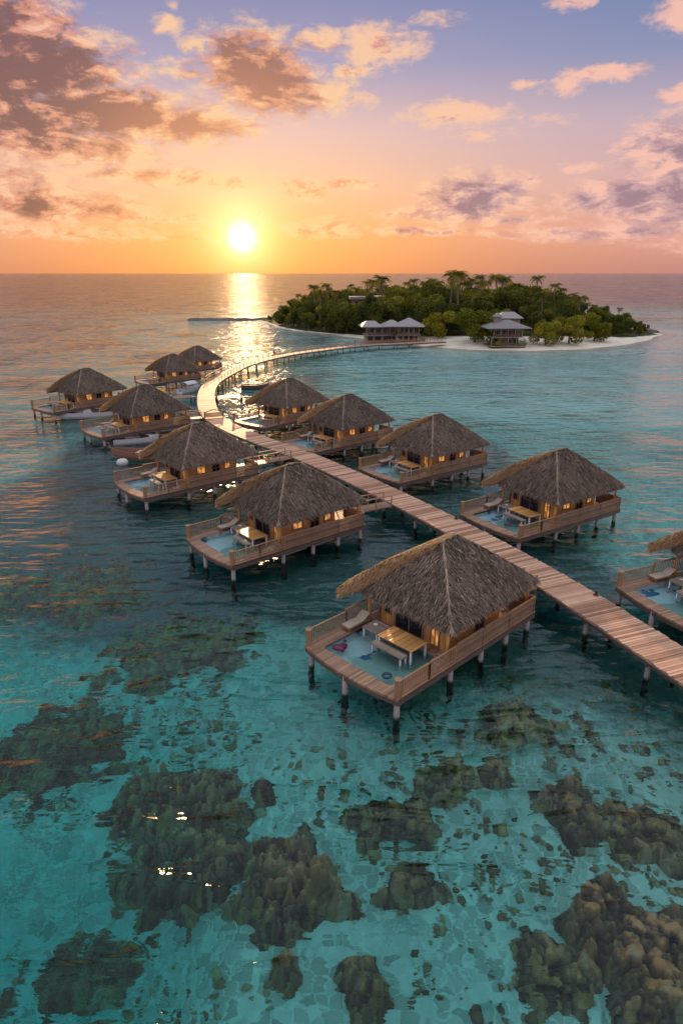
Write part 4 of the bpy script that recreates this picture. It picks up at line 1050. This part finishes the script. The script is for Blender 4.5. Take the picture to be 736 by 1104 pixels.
def boat(label, px, py, rz, L, B, H, hm, kind, group=None, sc=1.0):
    x, y = ground(px, py, .3); t_ = thing('boat', label, 'boat', (x, y, .02), R(rz), group)
    v, f = hull_mesh(L, B, H); mesh_obj('hull', v, f, hm, t_, smooth=False)
    mb = MB(); mb.box(-L * .34, -L * .24, -B * .34, B * .34, .12, H * .82); mb.box(-L * .05, L * .04, -B * .36, B * .36, .12, H * .82); mb.build('bench_seat', M['seat_grey'] if hm is M['hull_white'] else M['rail'], t_)
    if kind == 'motor':
        mb = MB(); mb.add([(L * .10, -B * .3, H), (L * .10, B * .3, H), (L * .30, -B * .2, H * 1.1), (L * .30, B * .2, H * 1.1), (L * .06, -B * .28, H + .55), (L * .06, B * .28, H + .55)],
                          [(0, 2, 4), (1, 5, 3), (2, 3, 5, 4), (0, 4, 5, 1), (0, 1, 3, 2)]); mb.build('windscreen', M['dark_glass'], t_)
        mb = MB(); mb.box(-L * .53, -L * .46, -.2, .2, .0, H + .35); mb.build('outboard_motor', M['cloth_dark'], t_, bevel=.04)
        mb = MB(); mb.box(L * .12, L * .36, -B * .24, B * .24, H * .96, H * 1.08); mb.build('foredeck', hm, t_, bevel=.04)
    if kind == 'canopy':
        mb = MB(); N = 8; vs = []; fs = []
        for i in range(N + 1):
            a_ = math.pi * i / N; 
            for xx, k in ((-L * .28, .92), (0, 1.0), (L * .2, .9)): vs.append((xx, -B * .48 * k * math.cos(a_), H + .85 + .5 * k * math.sin(a_)))
        for i in range(N):
            for j in range(2): fs.append((i * 3 + j, i * 3 + j + 1, i * 3 + 4 + j, i * 3 + 3 + j))
        n0 = len(vs); vs += [(a, b, c - .05) for a, b, c in vs]; fs += [tuple(n0 + q for q in reversed(f_)) for f_ in fs]
        edge = [0, 1, 2] + [i * 3 + 2 for i in range(1, N + 1)] + [N * 3 + 1, N * 3] + [i * 3 for i in range(N - 1, 0, -1)]
        for p, q in zip(edge, edge[1:] + edge[:1]): fs.append((q, p, n0 + p, n0 + q))
        mesh_obj('canopy', vs, fs, M['hull_white'], t_)
        for xx in (-L * .27, L * .19):
            for s_ in (-1, 1): mb = MB(); mb.bar((xx, s_ * B * .42, H * .9), (xx, s_ * B * .43, H + .86), .05, .05); mb.build('canopy_pole', M['white'], t_)
    if kind == 'bow':
        mb = MB(); mb.tube([(L * .47, 0, H * .9), (L * .52, 0, H * 1.5), (L * .525, 0, H * 2.0)], [.09, .07, .05], 8); mb.build('bow_post', hm, t_)
        mb = MB(); mb.box(-L * .2, L * .05, -B * .3, B * .3, H * .84, H * .98); mb.build('tarpaulin', M['cushion_pale'], t_, bevel=.06)
    return t_
boat('brown wooden boat with a tall bow post behind the white buoy', 152, 492, 170, 8.0, 2.3, .95, M['hull_brown'], 'bow')
boat('white open motorboat moored under the deck of the fourth left villa', 147, 475, 20, 6.0, 2.0, .7, M['hull_white'], 'motor')
boat('long white motorboat between the two left villas farthest out', 96, 448, 8, 8.5, 2.4, .85, M['hull_white'], 'motor')
boat('white boat with an arched canopy beside the walkway bend', 205, 421, 60, 6.0, 2.2, .8, M['hull_white'], 'canopy')
boat('dark hulled boat floating inside the walkway curve in the sun glitter', 275, 418, 12, 5.5, 2.2, .9, M['hull_dark'], 'bow')
bx_, by_ = ground(132, 498, .3)
mb = MB(); mb.lathe([(.25, -.3), (.6, -.1), (.72, .2), (.68, .42), (.5, .62), (.22, .72), (.04, .74)], 20)
bu = thing('mooring_buoy', 'rounded white mooring buoy floating beside the brown wooden boat', 'buoy', (bx_, by_, 0))
mb.build('float', M['hull_white'], bu, True); mb = MB(); mb.tube([(0, 0, .70), (0, 0, .92)], [.07, .05], 8); mb.build('ring_post', M['cloth_dark'], bu)

# jetties inside the bend, gate across the walkway
def jetty(label, px, py, rz, L, B):
    x, y = ground(px, py, .8); t_ = thing('jetty', label, 'jetty', (x, y, 0), R(rz), 'small jetties at the walkway bend')
    MB().box(-L / 2, L / 2, -B / 2, B / 2, .72, .86).build('deck', M['deck'], t_)
    for sx in (-1, 1):
        for sy in (-1, 1): MB().tube([(sx * L * .45, sy * B * .42, -3), (sx * L * .45, sy * B * .42, 1.3)], [.12, .11], 8).build('post', M['beam'], t_)
jetty('low dark jetty on the inner side of the walkway bend', 247, 428, 15, 5.0, 2.4)
jetty('small jetty behind the white canopy boat left of the bend', 196, 428, 30, 4.5, 2.5)
i_g = min(range(len(PL)), key=lambda i: (PL[i] - Vector(ground(228, 450, WZ))).length); p = PL[i_g]; d = (PL[i_g + 1] - p).normalized()
gt = thing('walkway_gate', 'low dark arched gate across the walkway where it bends', 'gate', (p.x, p.y, WZ), math.atan2(d.y, d.x) + math.pi / 2)
for s_ in (-1, 1): MB().box(s_ * 1.42 - .08, s_ * 1.42 + .08, -.08, .08, .01, .95).build('gate_post', M['dark_wood'], gt)
mb = MB(); mb.tube([(-1.33 + 2.66 * k / 12, 0, .80 + .35 * math.sin(math.pi * k / 12)) for k in range(13)], [.07] * 13, 8); mb.build('arch_bar', M['dark_wood'], gt)
mb = MB()
for k in range(4): mb.box(-1.33, 1.33, -.035, .035, .10 + .17 * k, .24 + .17 * k)
mb.build('boards', M['dark_wood'], gt)
# connecting gangway from the fourth left villa to the walkway
def gangway(label, vi, lx, ly):
    x0, y0 = local(vi, lx, ly); a_ = Vector((x0, y0)); j = min(range(len(PL)), key=lambda i: (PL[i] - a_).length); b_ = PL[j]; d = (b_ - a_).normalized(); b_ = b_ - d * 1.58
    L = (b_ - a_).length
    if L < .8: return
    t_ = thing('gangway', label, 'gangway', (a_.x, a_.y, 0), math.atan2(d.y, d.x), 'gangways joining villas to the walkway')
    MB().box(.02, L, -.7, .7, DZ - .12, DZ - .004).build('deck', M['deck'], t_)
    for s_ in (-1, 1):
        mb = MB(); k = max(2, int(L / 1.5))
        for i in range(k + 1): x = .1 + (L - .2) * i / k; mb.box(x - .04, x + .04, s_ * .68 - .04, s_ * .68 + .04, DZ - .3, DZ + .95)
        mb.bar((.1, s_ * .68, DZ + .97), (L - .1, s_ * .68, DZ + .97), .08, .06); mb.bar((.1, s_ * .68, DZ + .5), (L - .1, s_ * .68, DZ + .5), .05, .05); mb.build('railing', M['rail'], t_)
for vi, lx, ly in ((0, 13.4, 3.6), (1, 13.4, 3.6), (4, 13.4, 3.6), (8, 13.4, 3.6), (10, 13.4, 3.6)):
    gangway('wooden gangway from walkway to ' + VILLAS[vi][5], vi, lx, ly)

# ------------------------------------------------------------------ people on the far walkway
def person(label, px, py, rz, cloth):
    x, y = ground(px, py, WZ + .02); k = min(range(len(PL)), key=lambda i: (PL[i] - Vector((x, y))).length); x, y = PL[k]
    t_ = thing('person', label, 'person', (x, y, WZ), R(rz))
    J = [(0, 0, .95), (0, 0, 1.2), (0, 0, 1.42), (0, .0, 1.53), (0, .02, 1.66), (0, .01, 1.74),
         (.19, 0, 1.40), (.24, 0, 1.12), (.24, .08, .86), (-.19, 0, 1.40), (-.25, 0, 1.12), (-.24, .10, .86),
         (.10, 0, .92), (.11, .06, .50), (.11, -.02, .07), (.11, .12, .03), (-.10, 0, .92), (-.11, -.02, .50), (-.11, -.14, .08), (-.11, .0, .03)]
    E_ = [(0, 1), (1, 2), (2, 3), (3, 4), (4, 5), (2, 6), (6, 7), (7, 8), (2, 9), (9, 10), (10, 11), (0, 12), (12, 13), (13, 14), (14, 15), (0, 16), (16, 17), (17, 18), (18, 19)]
    r_ = [.15, .14, .15, .06, .10, .08, .065, .05, .035, .065, .05, .035, .095, .065, .045, .04, .095, .065, .045, .04]
    me = bpy.data.meshes.new('body'); me.from_pydata(J, E_, []); me.skin_vertices or None
    o = bpy.data.objects.new('body', me); COL.objects.link(o); o.parent = t_
    md = o.modifiers.new('skin', 'SKIN'); 
    if not me.skin_vertices: me.attributes
    lay = me.skin_vertices[0].data if me.skin_vertices else None
    if lay:
        for i, q in enumerate(lay): q.radius = (r_[i], r_[i] * .9)
        lay[0].use_root = True
    sb = o.modifiers.new('sub', 'SUBSURF'); sb.levels = 1; sb.render_levels = 1; me.materials.append(M['skin'])
    MB().tube([(0, 0, .80), (0, 0, .95), (0, 0, 1.2), (0, 0, 1.40), (0, 0, 1.46)], [.20, .17, .165, .19, .10], 12).build('shirt', cloth, t_, True)
    MB().tube([(0, -.02, 1.60), (0, -.03, 1.70), (0, -.01, 1.80), (0, 0, 1.84)], [.09, .115, .10, .03], 10).build('hair', M['hair'], t_, True)
person('person in dark clothes walking alone on the far walkway', 301, 385, -20, M['cloth_dark'])
person('person in pale clothes walking on the walkway close to the island beach', 367, 374, 60, M['white'])
person('person in dark clothes just behind another on the walkway near the beach', 376, 372, 60, M['cloth_dark'])

# ------------------------------------------------------------------ island trees
def leaf_cloud(centres, n, size, seed, flat=.8):
    g = np.random.default_rng(seed); C_ = np.array([c[:3] for c in centres]); Rr = np.array([c[3] for c in centres]); w = Rr ** 2 / (Rr ** 2).sum()
    k = g.choice(len(C_), n, p=w); d = g.normal(0, 1, (n, 3)); d /= np.linalg.norm(d, axis=1)[:, None]
    rad = Rr[k] * (g.random(n) ** .33 * .55 + .5) * (.85 + .3 * g.random(n)); p = C_[k] + d * rad[:, None] * np.array([1, 1, flat])
    nrm = d + g.normal(0, .7, (n, 3)); nrm /= np.linalg.norm(nrm, axis=1)[:, None]
    a_ = np.cross(nrm, g.normal(0, 1, (n, 3))); a_ /= np.linalg.norm(a_, axis=1)[:, None]; b_ = np.cross(nrm, a_); s_ = size * g.uniform(.6, 1.3, n)[:, None]
    v = np.stack([p - a_ * s_, p + b_ * s_ * .55, p + a_ * s_, p - b_ * s_ * .55], 1).reshape(-1, 3)
    f = [(4 * i, 4 * i + 1, 4 * i + 2, 4 * i + 3) for i in range(n)]
    clump = g.random(len(C_)); tone = np.clip(.55 * clump[k] + .45 * g.random(n), 0, 1); return v.tolist(), f, np.repeat(tone, 4)
def make_tree(kind, seed, H, spread, leafm, n):
    g = random.Random(seed); t_ = thing(kind, 'x', 'tree'); mb = MB()
    top = H * .62; mb.tube([(0, 0, -.6), (.1, .05, H * .2), (g.uniform(-.3, .3), g.uniform(-.3, .3), H * .45), (0, 0, top)], [H * .035, H * .028, H * .02, H * .01], 8)
    cs = []
    for k in range(g.randint(9, 12)):
        a_ = g.uniform(0, 6.28); r_ = spread * g.uniform(.1, .78); z = H * g.uniform(.22, .86); z = min(z, H * (.95 - .38 * (r_ / spread))); R_ = spread * g.uniform(.26, .46)
        cs.append((r_ * math.cos(a_), r_ * math.sin(a_), z, R_))
        mb.tube([(0, 0, H * .3), (r_ * .5 * math.cos(a_), r_ * .5 * math.sin(a_), (H * .3 + z) / 2), (r_ * math.cos(a_), r_ * math.sin(a_), z)], [H * .013, H * .009, H * .004], 5)
    mb.build('trunk', M['trunk'], t_, True); v, f, tn = leaf_cloud(cs, n, H * .034, seed); mesh_obj('crown', v, f, leafm, t_, tn); return t_
def make_palm(seed, H):
    g = random.Random(seed); t_ = thing('palm_tree', 'x', 'palm'); lean = Vector((g.uniform(-.8, .8), g.uniform(-.8, .8), 0)); pts = []
    for k in range(9): s_ = k / 8; pts.append((lean.x * s_ * s_ * 1.5, lean.y * s_ * s_ * 1.5, -.5 + (H + .5) * s_))
    MB().tube(pts, [.30 - .14 * k / 8 for k in range(9)], 8).build('trunk', M['trunk'], t_, True); top = Vector(pts[-1]); v, f, tn = [], [], []
    for k in range(22):
        a_ = 2.4 * k + g.uniform(-.2, .2); el_ = g.uniform(-.15, 1.15); L = g.uniform(2.7, 3.6); d = Vector((math.cos(a_), math.sin(a_), 0)); sd = Vector((-d.y, d.x, 0)); tt = g.random()
        prev = None; p = top.copy(); e_ = el_; N = 11; P = []
        for i in range(N + 1): P.append(p.copy()); p = p + (d * math.cos(e_) + Vector((0, 0, math.sin(e_)))) * L / N; e_ -= .17
        for i in range(1, N):
            w = .8 * math.sin(math.pi * (i / N) ** .7) + .12; fw = (P[i + 1] - P[i]) * .9
            for s_ in (-1, 1):
                b0 = len(v); q = P[i]; tip = q + sd * s_ * w + fw * .9 + Vector((0, 0, -w * .55)); v += [tuple(q), tuple(q + fw * .75), tuple(tip)]; f.append((b0, b0 + 1, b0 + 2)); tn += [tt, tt, min(1, tt + .2)]
    mesh_obj('crown', v, f, M['frond'], t_, tn); return t_
T_dark = [make_tree('broadleaf_tree', 100 + k, h, s_, M['leaf_dark'], 2600) for k, (h, s_) in enumerate([(12, 5.6), (12.5, 6.2), (11.5, 6.0)])]
T_mid = [make_tree('broadleaf_tree', 200 + k, h, s_, M['leaf_mid'], 2400) for k, (h, s_) in enumerate([(12, 5.6), (12, 6.2)])]
T_yel = [make_tree('broadleaf_tree', 300 + k, h, s_, M['leaf_yellow'], 4200) for k, (h, s_) in enumerate([(8.5, 4.8), (7.5, 4.6)])]
T_palm = [make_palm(400 + k, h) for k, h in enumerate((12, 12.5, 11.5))]
used = {}
def plant(src, x, y, sc, lab, grp, cat):
    key = src.name
    o = src if key not in used else copy_tree(src); used[key] = 1
    o.location = (x, y, isl_z(x, y) - .15); o.scale = (sc * rnd.uniform(.92, 1.08), sc * rnd.uniform(.92, 1.08), sc); o.rotation_euler = (0, 0, rnd.uniform(0, 6.28)); tag(o, lab, cat, grp); return o
HOUSES = [(400, 349, 0), (437, 352, 0), (543, 356, 0)]
HP = [ground(px, py, 2.5) for px, py, _ in HOUSES] + [ground(398, 344, 3)]
def clear(x, y, spots, r): return all((x - a) ** 2 + (y - b) ** 2 > r * r for a, b in spots)
spots = []
def near_house(x, y): return any((abs(x - a) < 7.5 and -11 < y - b < 7) for a, b in HP)
# foreground yellow-green trees standing by the beach
for px, py, sc, lab in ((473, 364, .95, 'yellow green tree by the beach, left of the broad one beside it'), (511, 368, 1.12, 'broad yellow green tree by the beach between the two pavilions'),
                        (613, 369, .95, 'bright yellow green tree alone before dark trees right of the big pavilion'), (640, 366, .85, 'yellow green tree on the right half of the beach edge'),
                        (588, 370, .8, 'low yellow green tree just right of the big pavilion')):
    x, y = ground(px, py - 2, 1.8); sc *= 1.35; plant(T_yel[rnd.randint(0, 1)], x, y, sc, lab, 'yellow green trees along the beach', 'tree'); spots.append((x, y))
PALMS = [(403, 304, 1.25, 30, 'tallest palm on the left half of the island skyline'), (438, 306, 1.1, 40, 'slim palm on the skyline left of the central palms'), (495, 300, 1.3, 34, 'big palm crown rising over the middle of the island'),
         (545, 301, 1.35, 30, 'widest palm crown on the skyline right of the middle'), (617, 318, 1.15, 20, 'palm on the right half of the island skyline'), (340, 318, 1.0, 30, 'palm on the low left shoulder of the island'),
         (632, 322, 1.0, 16, 'lower palm beside another on the right skyline'), (382, 312, 1.0, 22, 'palm just left of the tallest palm on the left skyline'),
         (465, 306, 1.0, 24, 'palm left of the big central crown'), (520, 308, 1.0, 18, 'palm between the two widest crowns on the skyline'), (578, 311, 1.0, 22, 'palm right of the widest crown on the skyline'),
         (520, 322, 1.0, -8, 'front palm left of the tall grey roofed pavilion'), (575, 326, 1.0, -10, 'front palm standing right of the tall grey roofed pavilion'), (490, 318, 1.0, 0, 'drooping palm in the front rows above the broad yellow green tree')]
for px, py, sc, dep, lab in PALMS:
    # a palm whose crown shows at that height on the skyline, well inside the wood
    d = ray(px, py); az_ = d[0] / d[1]; y = 262 + dep; x = az_ * y
    zt = CAM_H + d[2] / d[1] * y; zg = isl_z(x, y); src = T_palm[0]; plant(src, x, y, max(.6, (zt - zg + .1) / 12.0), lab, 'palms on the island skyline', 'palm'); spots.append((x, y))
g = np.random.default_rng(21); n_b = 0
cand = np.stack([g.uniform(-40, 124, 6000), g.uniform(228, 378, 6000)], 1); sdw = poly_sd(cand[:, 0], cand[:, 1], WOOD)
for (x, y), sd_ in zip(cand, sdw):
    if sd_ < .6 or near_house(x, y) or n_b >= 285: continue
    front = (sd_ < 12) and y < 300
    if not clear(x, y, spots, 4.0 if front else 5.4): continue
    spots.append((x, y)); n_b += 1
    # crown tops follow the island's skyline, lower along its edges
    apx = 368 + 700 * (x / y) * 1.05
    top = float(np.interp(apx, [283, 300, 340, 400, 450, 500, 545, 600, 640, 680, 700], [338, 328, 313, 308, 307, 304, 303, 311, 321, 333, 342]))
    d_ = ray(apx, top); zt = CAM_H + d_[2] / d_[1] * max(y, 270)
    want = max(4.5, (zt - isl_z(x, y)) * rnd.uniform(.72, 1.12)) * (.70 if sd_ < 7 else (.84 if sd_ < 14 else 1.0)); hm = want / 12.0
    r_ = rnd.random()
    if r_ < .28 and sd_ > 6: plant(T_palm[rnd.randint(0, 2)], x, y, hm * 1.08, 'coconut palm among the broadleaf trees of the island wood', 'palms inside the island wood', 'palm')
    elif r_ < .62: plant(T_dark[rnd.randint(0, 2)], x, y, hm, 'dense dark green tree in the island wood', 'dark trees of the island wood', 'tree')
    else: plant(T_mid[rnd.randint(0, 1)], x, y, hm, 'mid green bushy tree in the island wood', 'green trees of the island wood', 'tree')

# ------------------------------------------------------------------ island pavilions
def hip(mb, x0, x1, y0, y1, z0, z1, rx=0.0, t_=.25):
    cx, cy = (x0 + x1) / 2, (y0 + y1) / 2; vs = []; 
    vs = [(x0, y0, z0), (x1, y0, z0), (x1, y1, z0), (x0, y1, z0), (x0, y0, z0 + t_), (x1, y0, z0 + t_), (x1, y1, z0 + t_), (x0, y1, z0 + t_), (cx - rx, cy, z1), (cx + rx, cy, z1)]
    fs = [(0, 3, 2, 1), (0, 1, 5, 4), (1, 2, 6, 5), (2, 3, 7, 6), (3, 0, 4, 7), (4, 5, 9, 8), (5, 6, 9), (6, 7, 8, 9), (7, 4, 8)] if rx else [(0, 3, 2, 1), (0, 1, 5, 4), (1, 2, 6, 5), (2, 3, 7, 6), (3, 0, 4, 7), (4, 5, 8), (5, 6, 8), (6, 7, 8), (7, 4, 8)]
    if not rx: vs = vs[:9]
    return mb.add(vs, fs)
def pavilion(label, px, py, w, d, floors, roofs, rz=0):
    x, y = ground(px, py, 2.5); t_ = thing('beach_pavilion', label, 'house', (x, y, isl_z(x, y) - .1), R(rz), 'pavilions on the island', .86)
    H = 3.1
    for k in range(floors):
        s_ = 1 - .14 * k; W_, D_ = w * s_, d * s_; z = .5 + H * k
        MB().box(-W_ / 2 - .5, W_ / 2 + .5, -D_ / 2 - .9, D_ / 2 + .4, z - .25, z).build('floor_slab', M['plaster'], t_)
        MB().box(-W_ * .36, W_ * .36, -D_ * .25, D_ * .45, z + .002, z + H - .27).build('wall', M['timber'], t_)
        for i in range(4):
            xx = -W_ * .30 + W_ * .2 * i; wf = frame_box(MB(), 'y', -D_ * .25 - .03, xx - W_ * .075, xx + W_ * .075, z + .5, z + 2.4, .08).build('window', M['plaster'], t_)
            MB().box(xx - W_ * .07, xx + W_ * .07, -D_ * .25 - .05, -D_ * .25 - .02, z + .55, z + 2.35).build('pane', M['dark_glass'], wf)
        for i in range(5):
            xx = -W_ / 2 + W_ * i / 4; MB().box(xx - .11, xx + .11, -D_ / 2 - .5, -D_ / 2 - .28, z + .002, z + H - .252).build('column', M['plaster'], t_)
        mb = MB(); mb.bar((-W_ / 2, -D_ / 2 - .62, z + .95), (W_ / 2, -D_ / 2 - .62, z + .95), .1, .1); mb.bar((-W_ / 2, -D_ / 2 - .62, z + .5), (W_ / 2, -D_ / 2 - .62, z + .5), .06, .06); mb.build('railing', M['timber'], t_)
    zt = .5 + H * floors
    for (rx0, rx1, ry0, ry1, dz, rise, ridge, m_) in roofs: hip(MB(), rx0, rx1, ry0, ry1, zt + dz - .24, zt + dz + rise, ridge).build('roof', m_, t_)
    return t_
pavilion('two storey beach pavilion under twin pale roofs, left of the pyramid roofed one', 410, 361, 14, 9, 2, [(-8.2, .2, -5.6, 5.2, 0, 1.9, 1.6, M['roof_pale']), (.3, 8.2, -5.6, 5.2, .05, 2.1, .8, M['roof_pale'])], 6)
pavilion('smaller beach pavilion with a single pale pyramid roof', 440, 362, 9, 7.5, 2, [(-6, 6, -5.2, 4.8, 0, 3.0, 0, M['roof_pale'])], -4)
tp = pavilion('tall grey roofed pavilion with a small turret at the middle of the beach', 543, 366, 12, 8.5, 2, [(-8, 8, -5.8, 5.4, 0, 2.6, 1.4, M['roof_grey'])], 4)
MB().box(-4.2, -2.0, -1.0, 1.2, 6.6, 10.2).build('turret', M['plaster'], tp); hip(MB(), -4.7, -1.5, -1.5, 1.7, 10.2, 11.8).build('turret_roof', M['roof_grey'], tp)
hip(MB(), -1.0, 8.5, 5.5, 13, 9.2, 11.5, 2.2).build('roof', M['roof_pale'], tp); MB().box(0, 7.5, 6.2, 12.2, .2, 9.1).build('rear_wall', M['timber'], tp)
x, y = ground(396, 352, 2.5); y += 12; fb = thing('flat_roofed_house', 'flat grey roofed house half hidden in trees behind the twin roofed pavilion', 'house', (x, y, isl_z(x, y) - .1), R(3))
MB().box(-6, 6, -4, 4, 0, 9.6).build('wall', M['timber'], fb); MB().box(-7, 1, -5, 5, 9.62, 10.6).build('roof', M['roof_grey'], fb); MB().box(1.1, 7, -5, 5, 10.0, 10.8).build('roof', M['roof_pale'], fb)
for i in range(4):
    xx = -4.2 + 2.8 * i; wf = frame_box(MB(), 'y', -4.02, xx - .8, xx + .8, 6.6, 8.8).build('window', M['plaster'], fb); MB().box(xx - .75, xx + .75, -4.05, -4.02, 6.7, 8.7).build('pane', M['dark_glass'], wf)

T_bush = make_tree('shrub', 500, 3.2, 2.2, M['leaf_mid'], 900); T_bush2 = make_tree('shrub', 501, 2.8, 2.0, M['leaf_yellow'], 900)
for px, py, lab in ((396, 363, 'low shrub at the left foot of the twin roofed pavilion'), (404, 364.5, 'low shrub in front of the twin roofed pavilion'), (421, 364.5, 'low shrub between the twin roofed pavilion and the pyramid roofed one'),
                    (431, 365, 'low shrub before the pyramid roofed pavilion'), (449, 365.5, 'low shrub at the right foot of the pyramid roofed pavilion'), (457, 366, 'low shrub left of the first yellow green tree'),
                    (529, 370, 'low shrub at the left foot of the tall grey roofed pavilion'), (557, 370, 'low shrub at the right foot of the tall grey roofed pavilion'), (566, 370.5, 'low shrub on the sand right of the tall grey roofed pavilion'), (536, 371, 'low shrub before the tall grey roofed pavilion')):
    x, y = ground(px, py, 1.5); plant(T_bush if rnd.random() < .7 else T_bush2, x, y, rnd.uniform(.8, 1.25), lab, 'shrubs around the beach pavilions', 'shrub')

# ------------------------------------------------------------------ rocks and the dark spit
def rock(label, px, py, s_, grp, cat='rock'):
    x, y = ground(px, py, .2); g = np.random.default_rng(int(px * 7 + py)); import bmesh
    bm = bmesh.new(); bmesh.ops.create_icosphere(bm, subdivisions=3, radius=1)
    for v_ in bm.verts:
        n_ = v_.co.normalized(); k = .75 + .6 * float(fbm(np.array(n_.x * 1.7 + px), np.array(n_.y * 1.7 + n_.z * 1.3 + py), 3)); v_.co = Vector((n_.x * s_[0] * k, n_.y * s_[1] * k, n_.z * s_[2] * k))
    me = bpy.data.meshes.new('rock'); bm.to_mesh(me); bm.free(); me.materials.append(M['rock']); o = bpy.data.objects.new('rock', me); COL.objects.link(o); o.location = (x, y, .1); tag(o, label, cat, grp)
for px, py, s_, lab in ((697, 358, (2.6, 2, 1.7), 'largest dark rock in the water at the right end of the island'), (705, 358, (1.6, 1.4, .9), 'small dark rock to the right of the largest one off the island'), (691, 359, (1.6, 1.3, .9), 'small rock touching the right shore of the island')):
    rock(lab, px, py, s_, 'rocks off the right end of the island')
# low dark rocky spit reaching left from the island tip
sx_, sy_ = np.arange(-84, -34, .8), np.arange(328, 350, .8); SX, SY = np.meshgrid(sx_, sy_, indexing='ij')
rr = 1 - np.abs(SY - 338 - 2 * np.sin(SX * .15)) / (2.2 + 2.5 * fbm(SX * .25, SY * .25, 71)); SZ = -11 + 10.9 * sstep(rr, -1.2, .1) * sstep(SX, -86, -76) + 1.2 * sstep(rr, -.1, .9) * (.5 + .8 * fbm(SX * .4, SY * .4, 72)) * sstep(SX, -84, -74)
o = mesh_obj('rocky_spit', np.stack([SX, SY, SZ], -1).reshape(-1, 3).tolist(), [tuple(map(int, q)) for q in grid_faces(len(sx_), len(sy_))], M['rock'], smooth=True); structure(o)
# small bollards on the right edge of the walkway
for px, py, lab in ((645, 640, 'small dark mooring bollard on the near right edge of the walkway'), (489, 560, 'small dark mooring bollard on the walkway edge behind the nearest villa')):
    q = Vector(ground(px, py, WZ)); j = min(range(len(PL)), key=lambda i: (PL[i] - q).length); d = (PL[j + 1] - PL[j]).normalized(); q = PL[j] + Vector((d.y, -d.x)) * 1.28
    b_ = thing('bollard', lab, 'bollard', (q.x, q.y, WZ + .012), 0, 'bollards on the walkway'); MB().lathe([(.12, 0), (.10, .05), (.09, .24), (.15, .27), (.15, .33), (.08, .36)], 14).build('post', M['dark_wood'], b_, True)
    MB().lathe([(.2, -.004), (.2, .02), (.13, .03)], 14).build('base', M['dark_wood'], b_)
# loose coral rubble scattered over the near sea floor: nobody could count it
import bmesh as _bm
bm = _bm.new(); _bm.ops.create_icosphere(bm, subdivisions=1, radius=1); bv = np.array([v.co[:] for v in bm.verts]); bf = [[v.index for v in f.verts] for f in bm.faces]; bm.free()
g = np.random.default_rng(77); rv, rf, rt = [], [], []
for _ in range(3400):
    x, y = g.uniform(-17, 17), g.uniform(9, 34)
    if fbm(np.array(x * .28), np.array(y * .28), 91) < .50 - .12 * (x > 2): continue
    s_ = g.uniform(.07, .20) * (1.7 if g.random() < .12 else 1); z = -float(sea_depth(np.array([x]), np.array([y]))[0]); b0 = len(rv)
    a_ = g.uniform(0, 6.28); k = g.uniform(.65, 1.25, (len(bv), 1)); q = bv * k * np.array([s_ * g.uniform(.8, 1.5), s_, s_ * g.uniform(.4, .9)])
    ca, sa = math.cos(a_), math.sin(a_); rv += [(x + p[0] * ca - p[1] * sa, y + p[0] * sa + p[1] * ca, z + p[2] + s_ * .2) for p in q]
    rf += [tuple(i + b0 for i in f) for f in bf]; rt += [(g.random(), .5 + .5 * g.random())] * len(bv)
o = mesh_obj('coral_rubble', rv, rf, M['coral'], tone=[t_[1] for t_ in rt], smooth=True)
at_ = o.data.attributes.new('hue', 'FLOAT', 'POINT'); at_.data.foreach_set('value', np.array([t_[0] for t_ in rt], dtype=np.float32)); structure(o, 'stuff')
o['label'] = 'loose coral rubble scattered on the pale sea floor'; o['category'] = 'rubble'
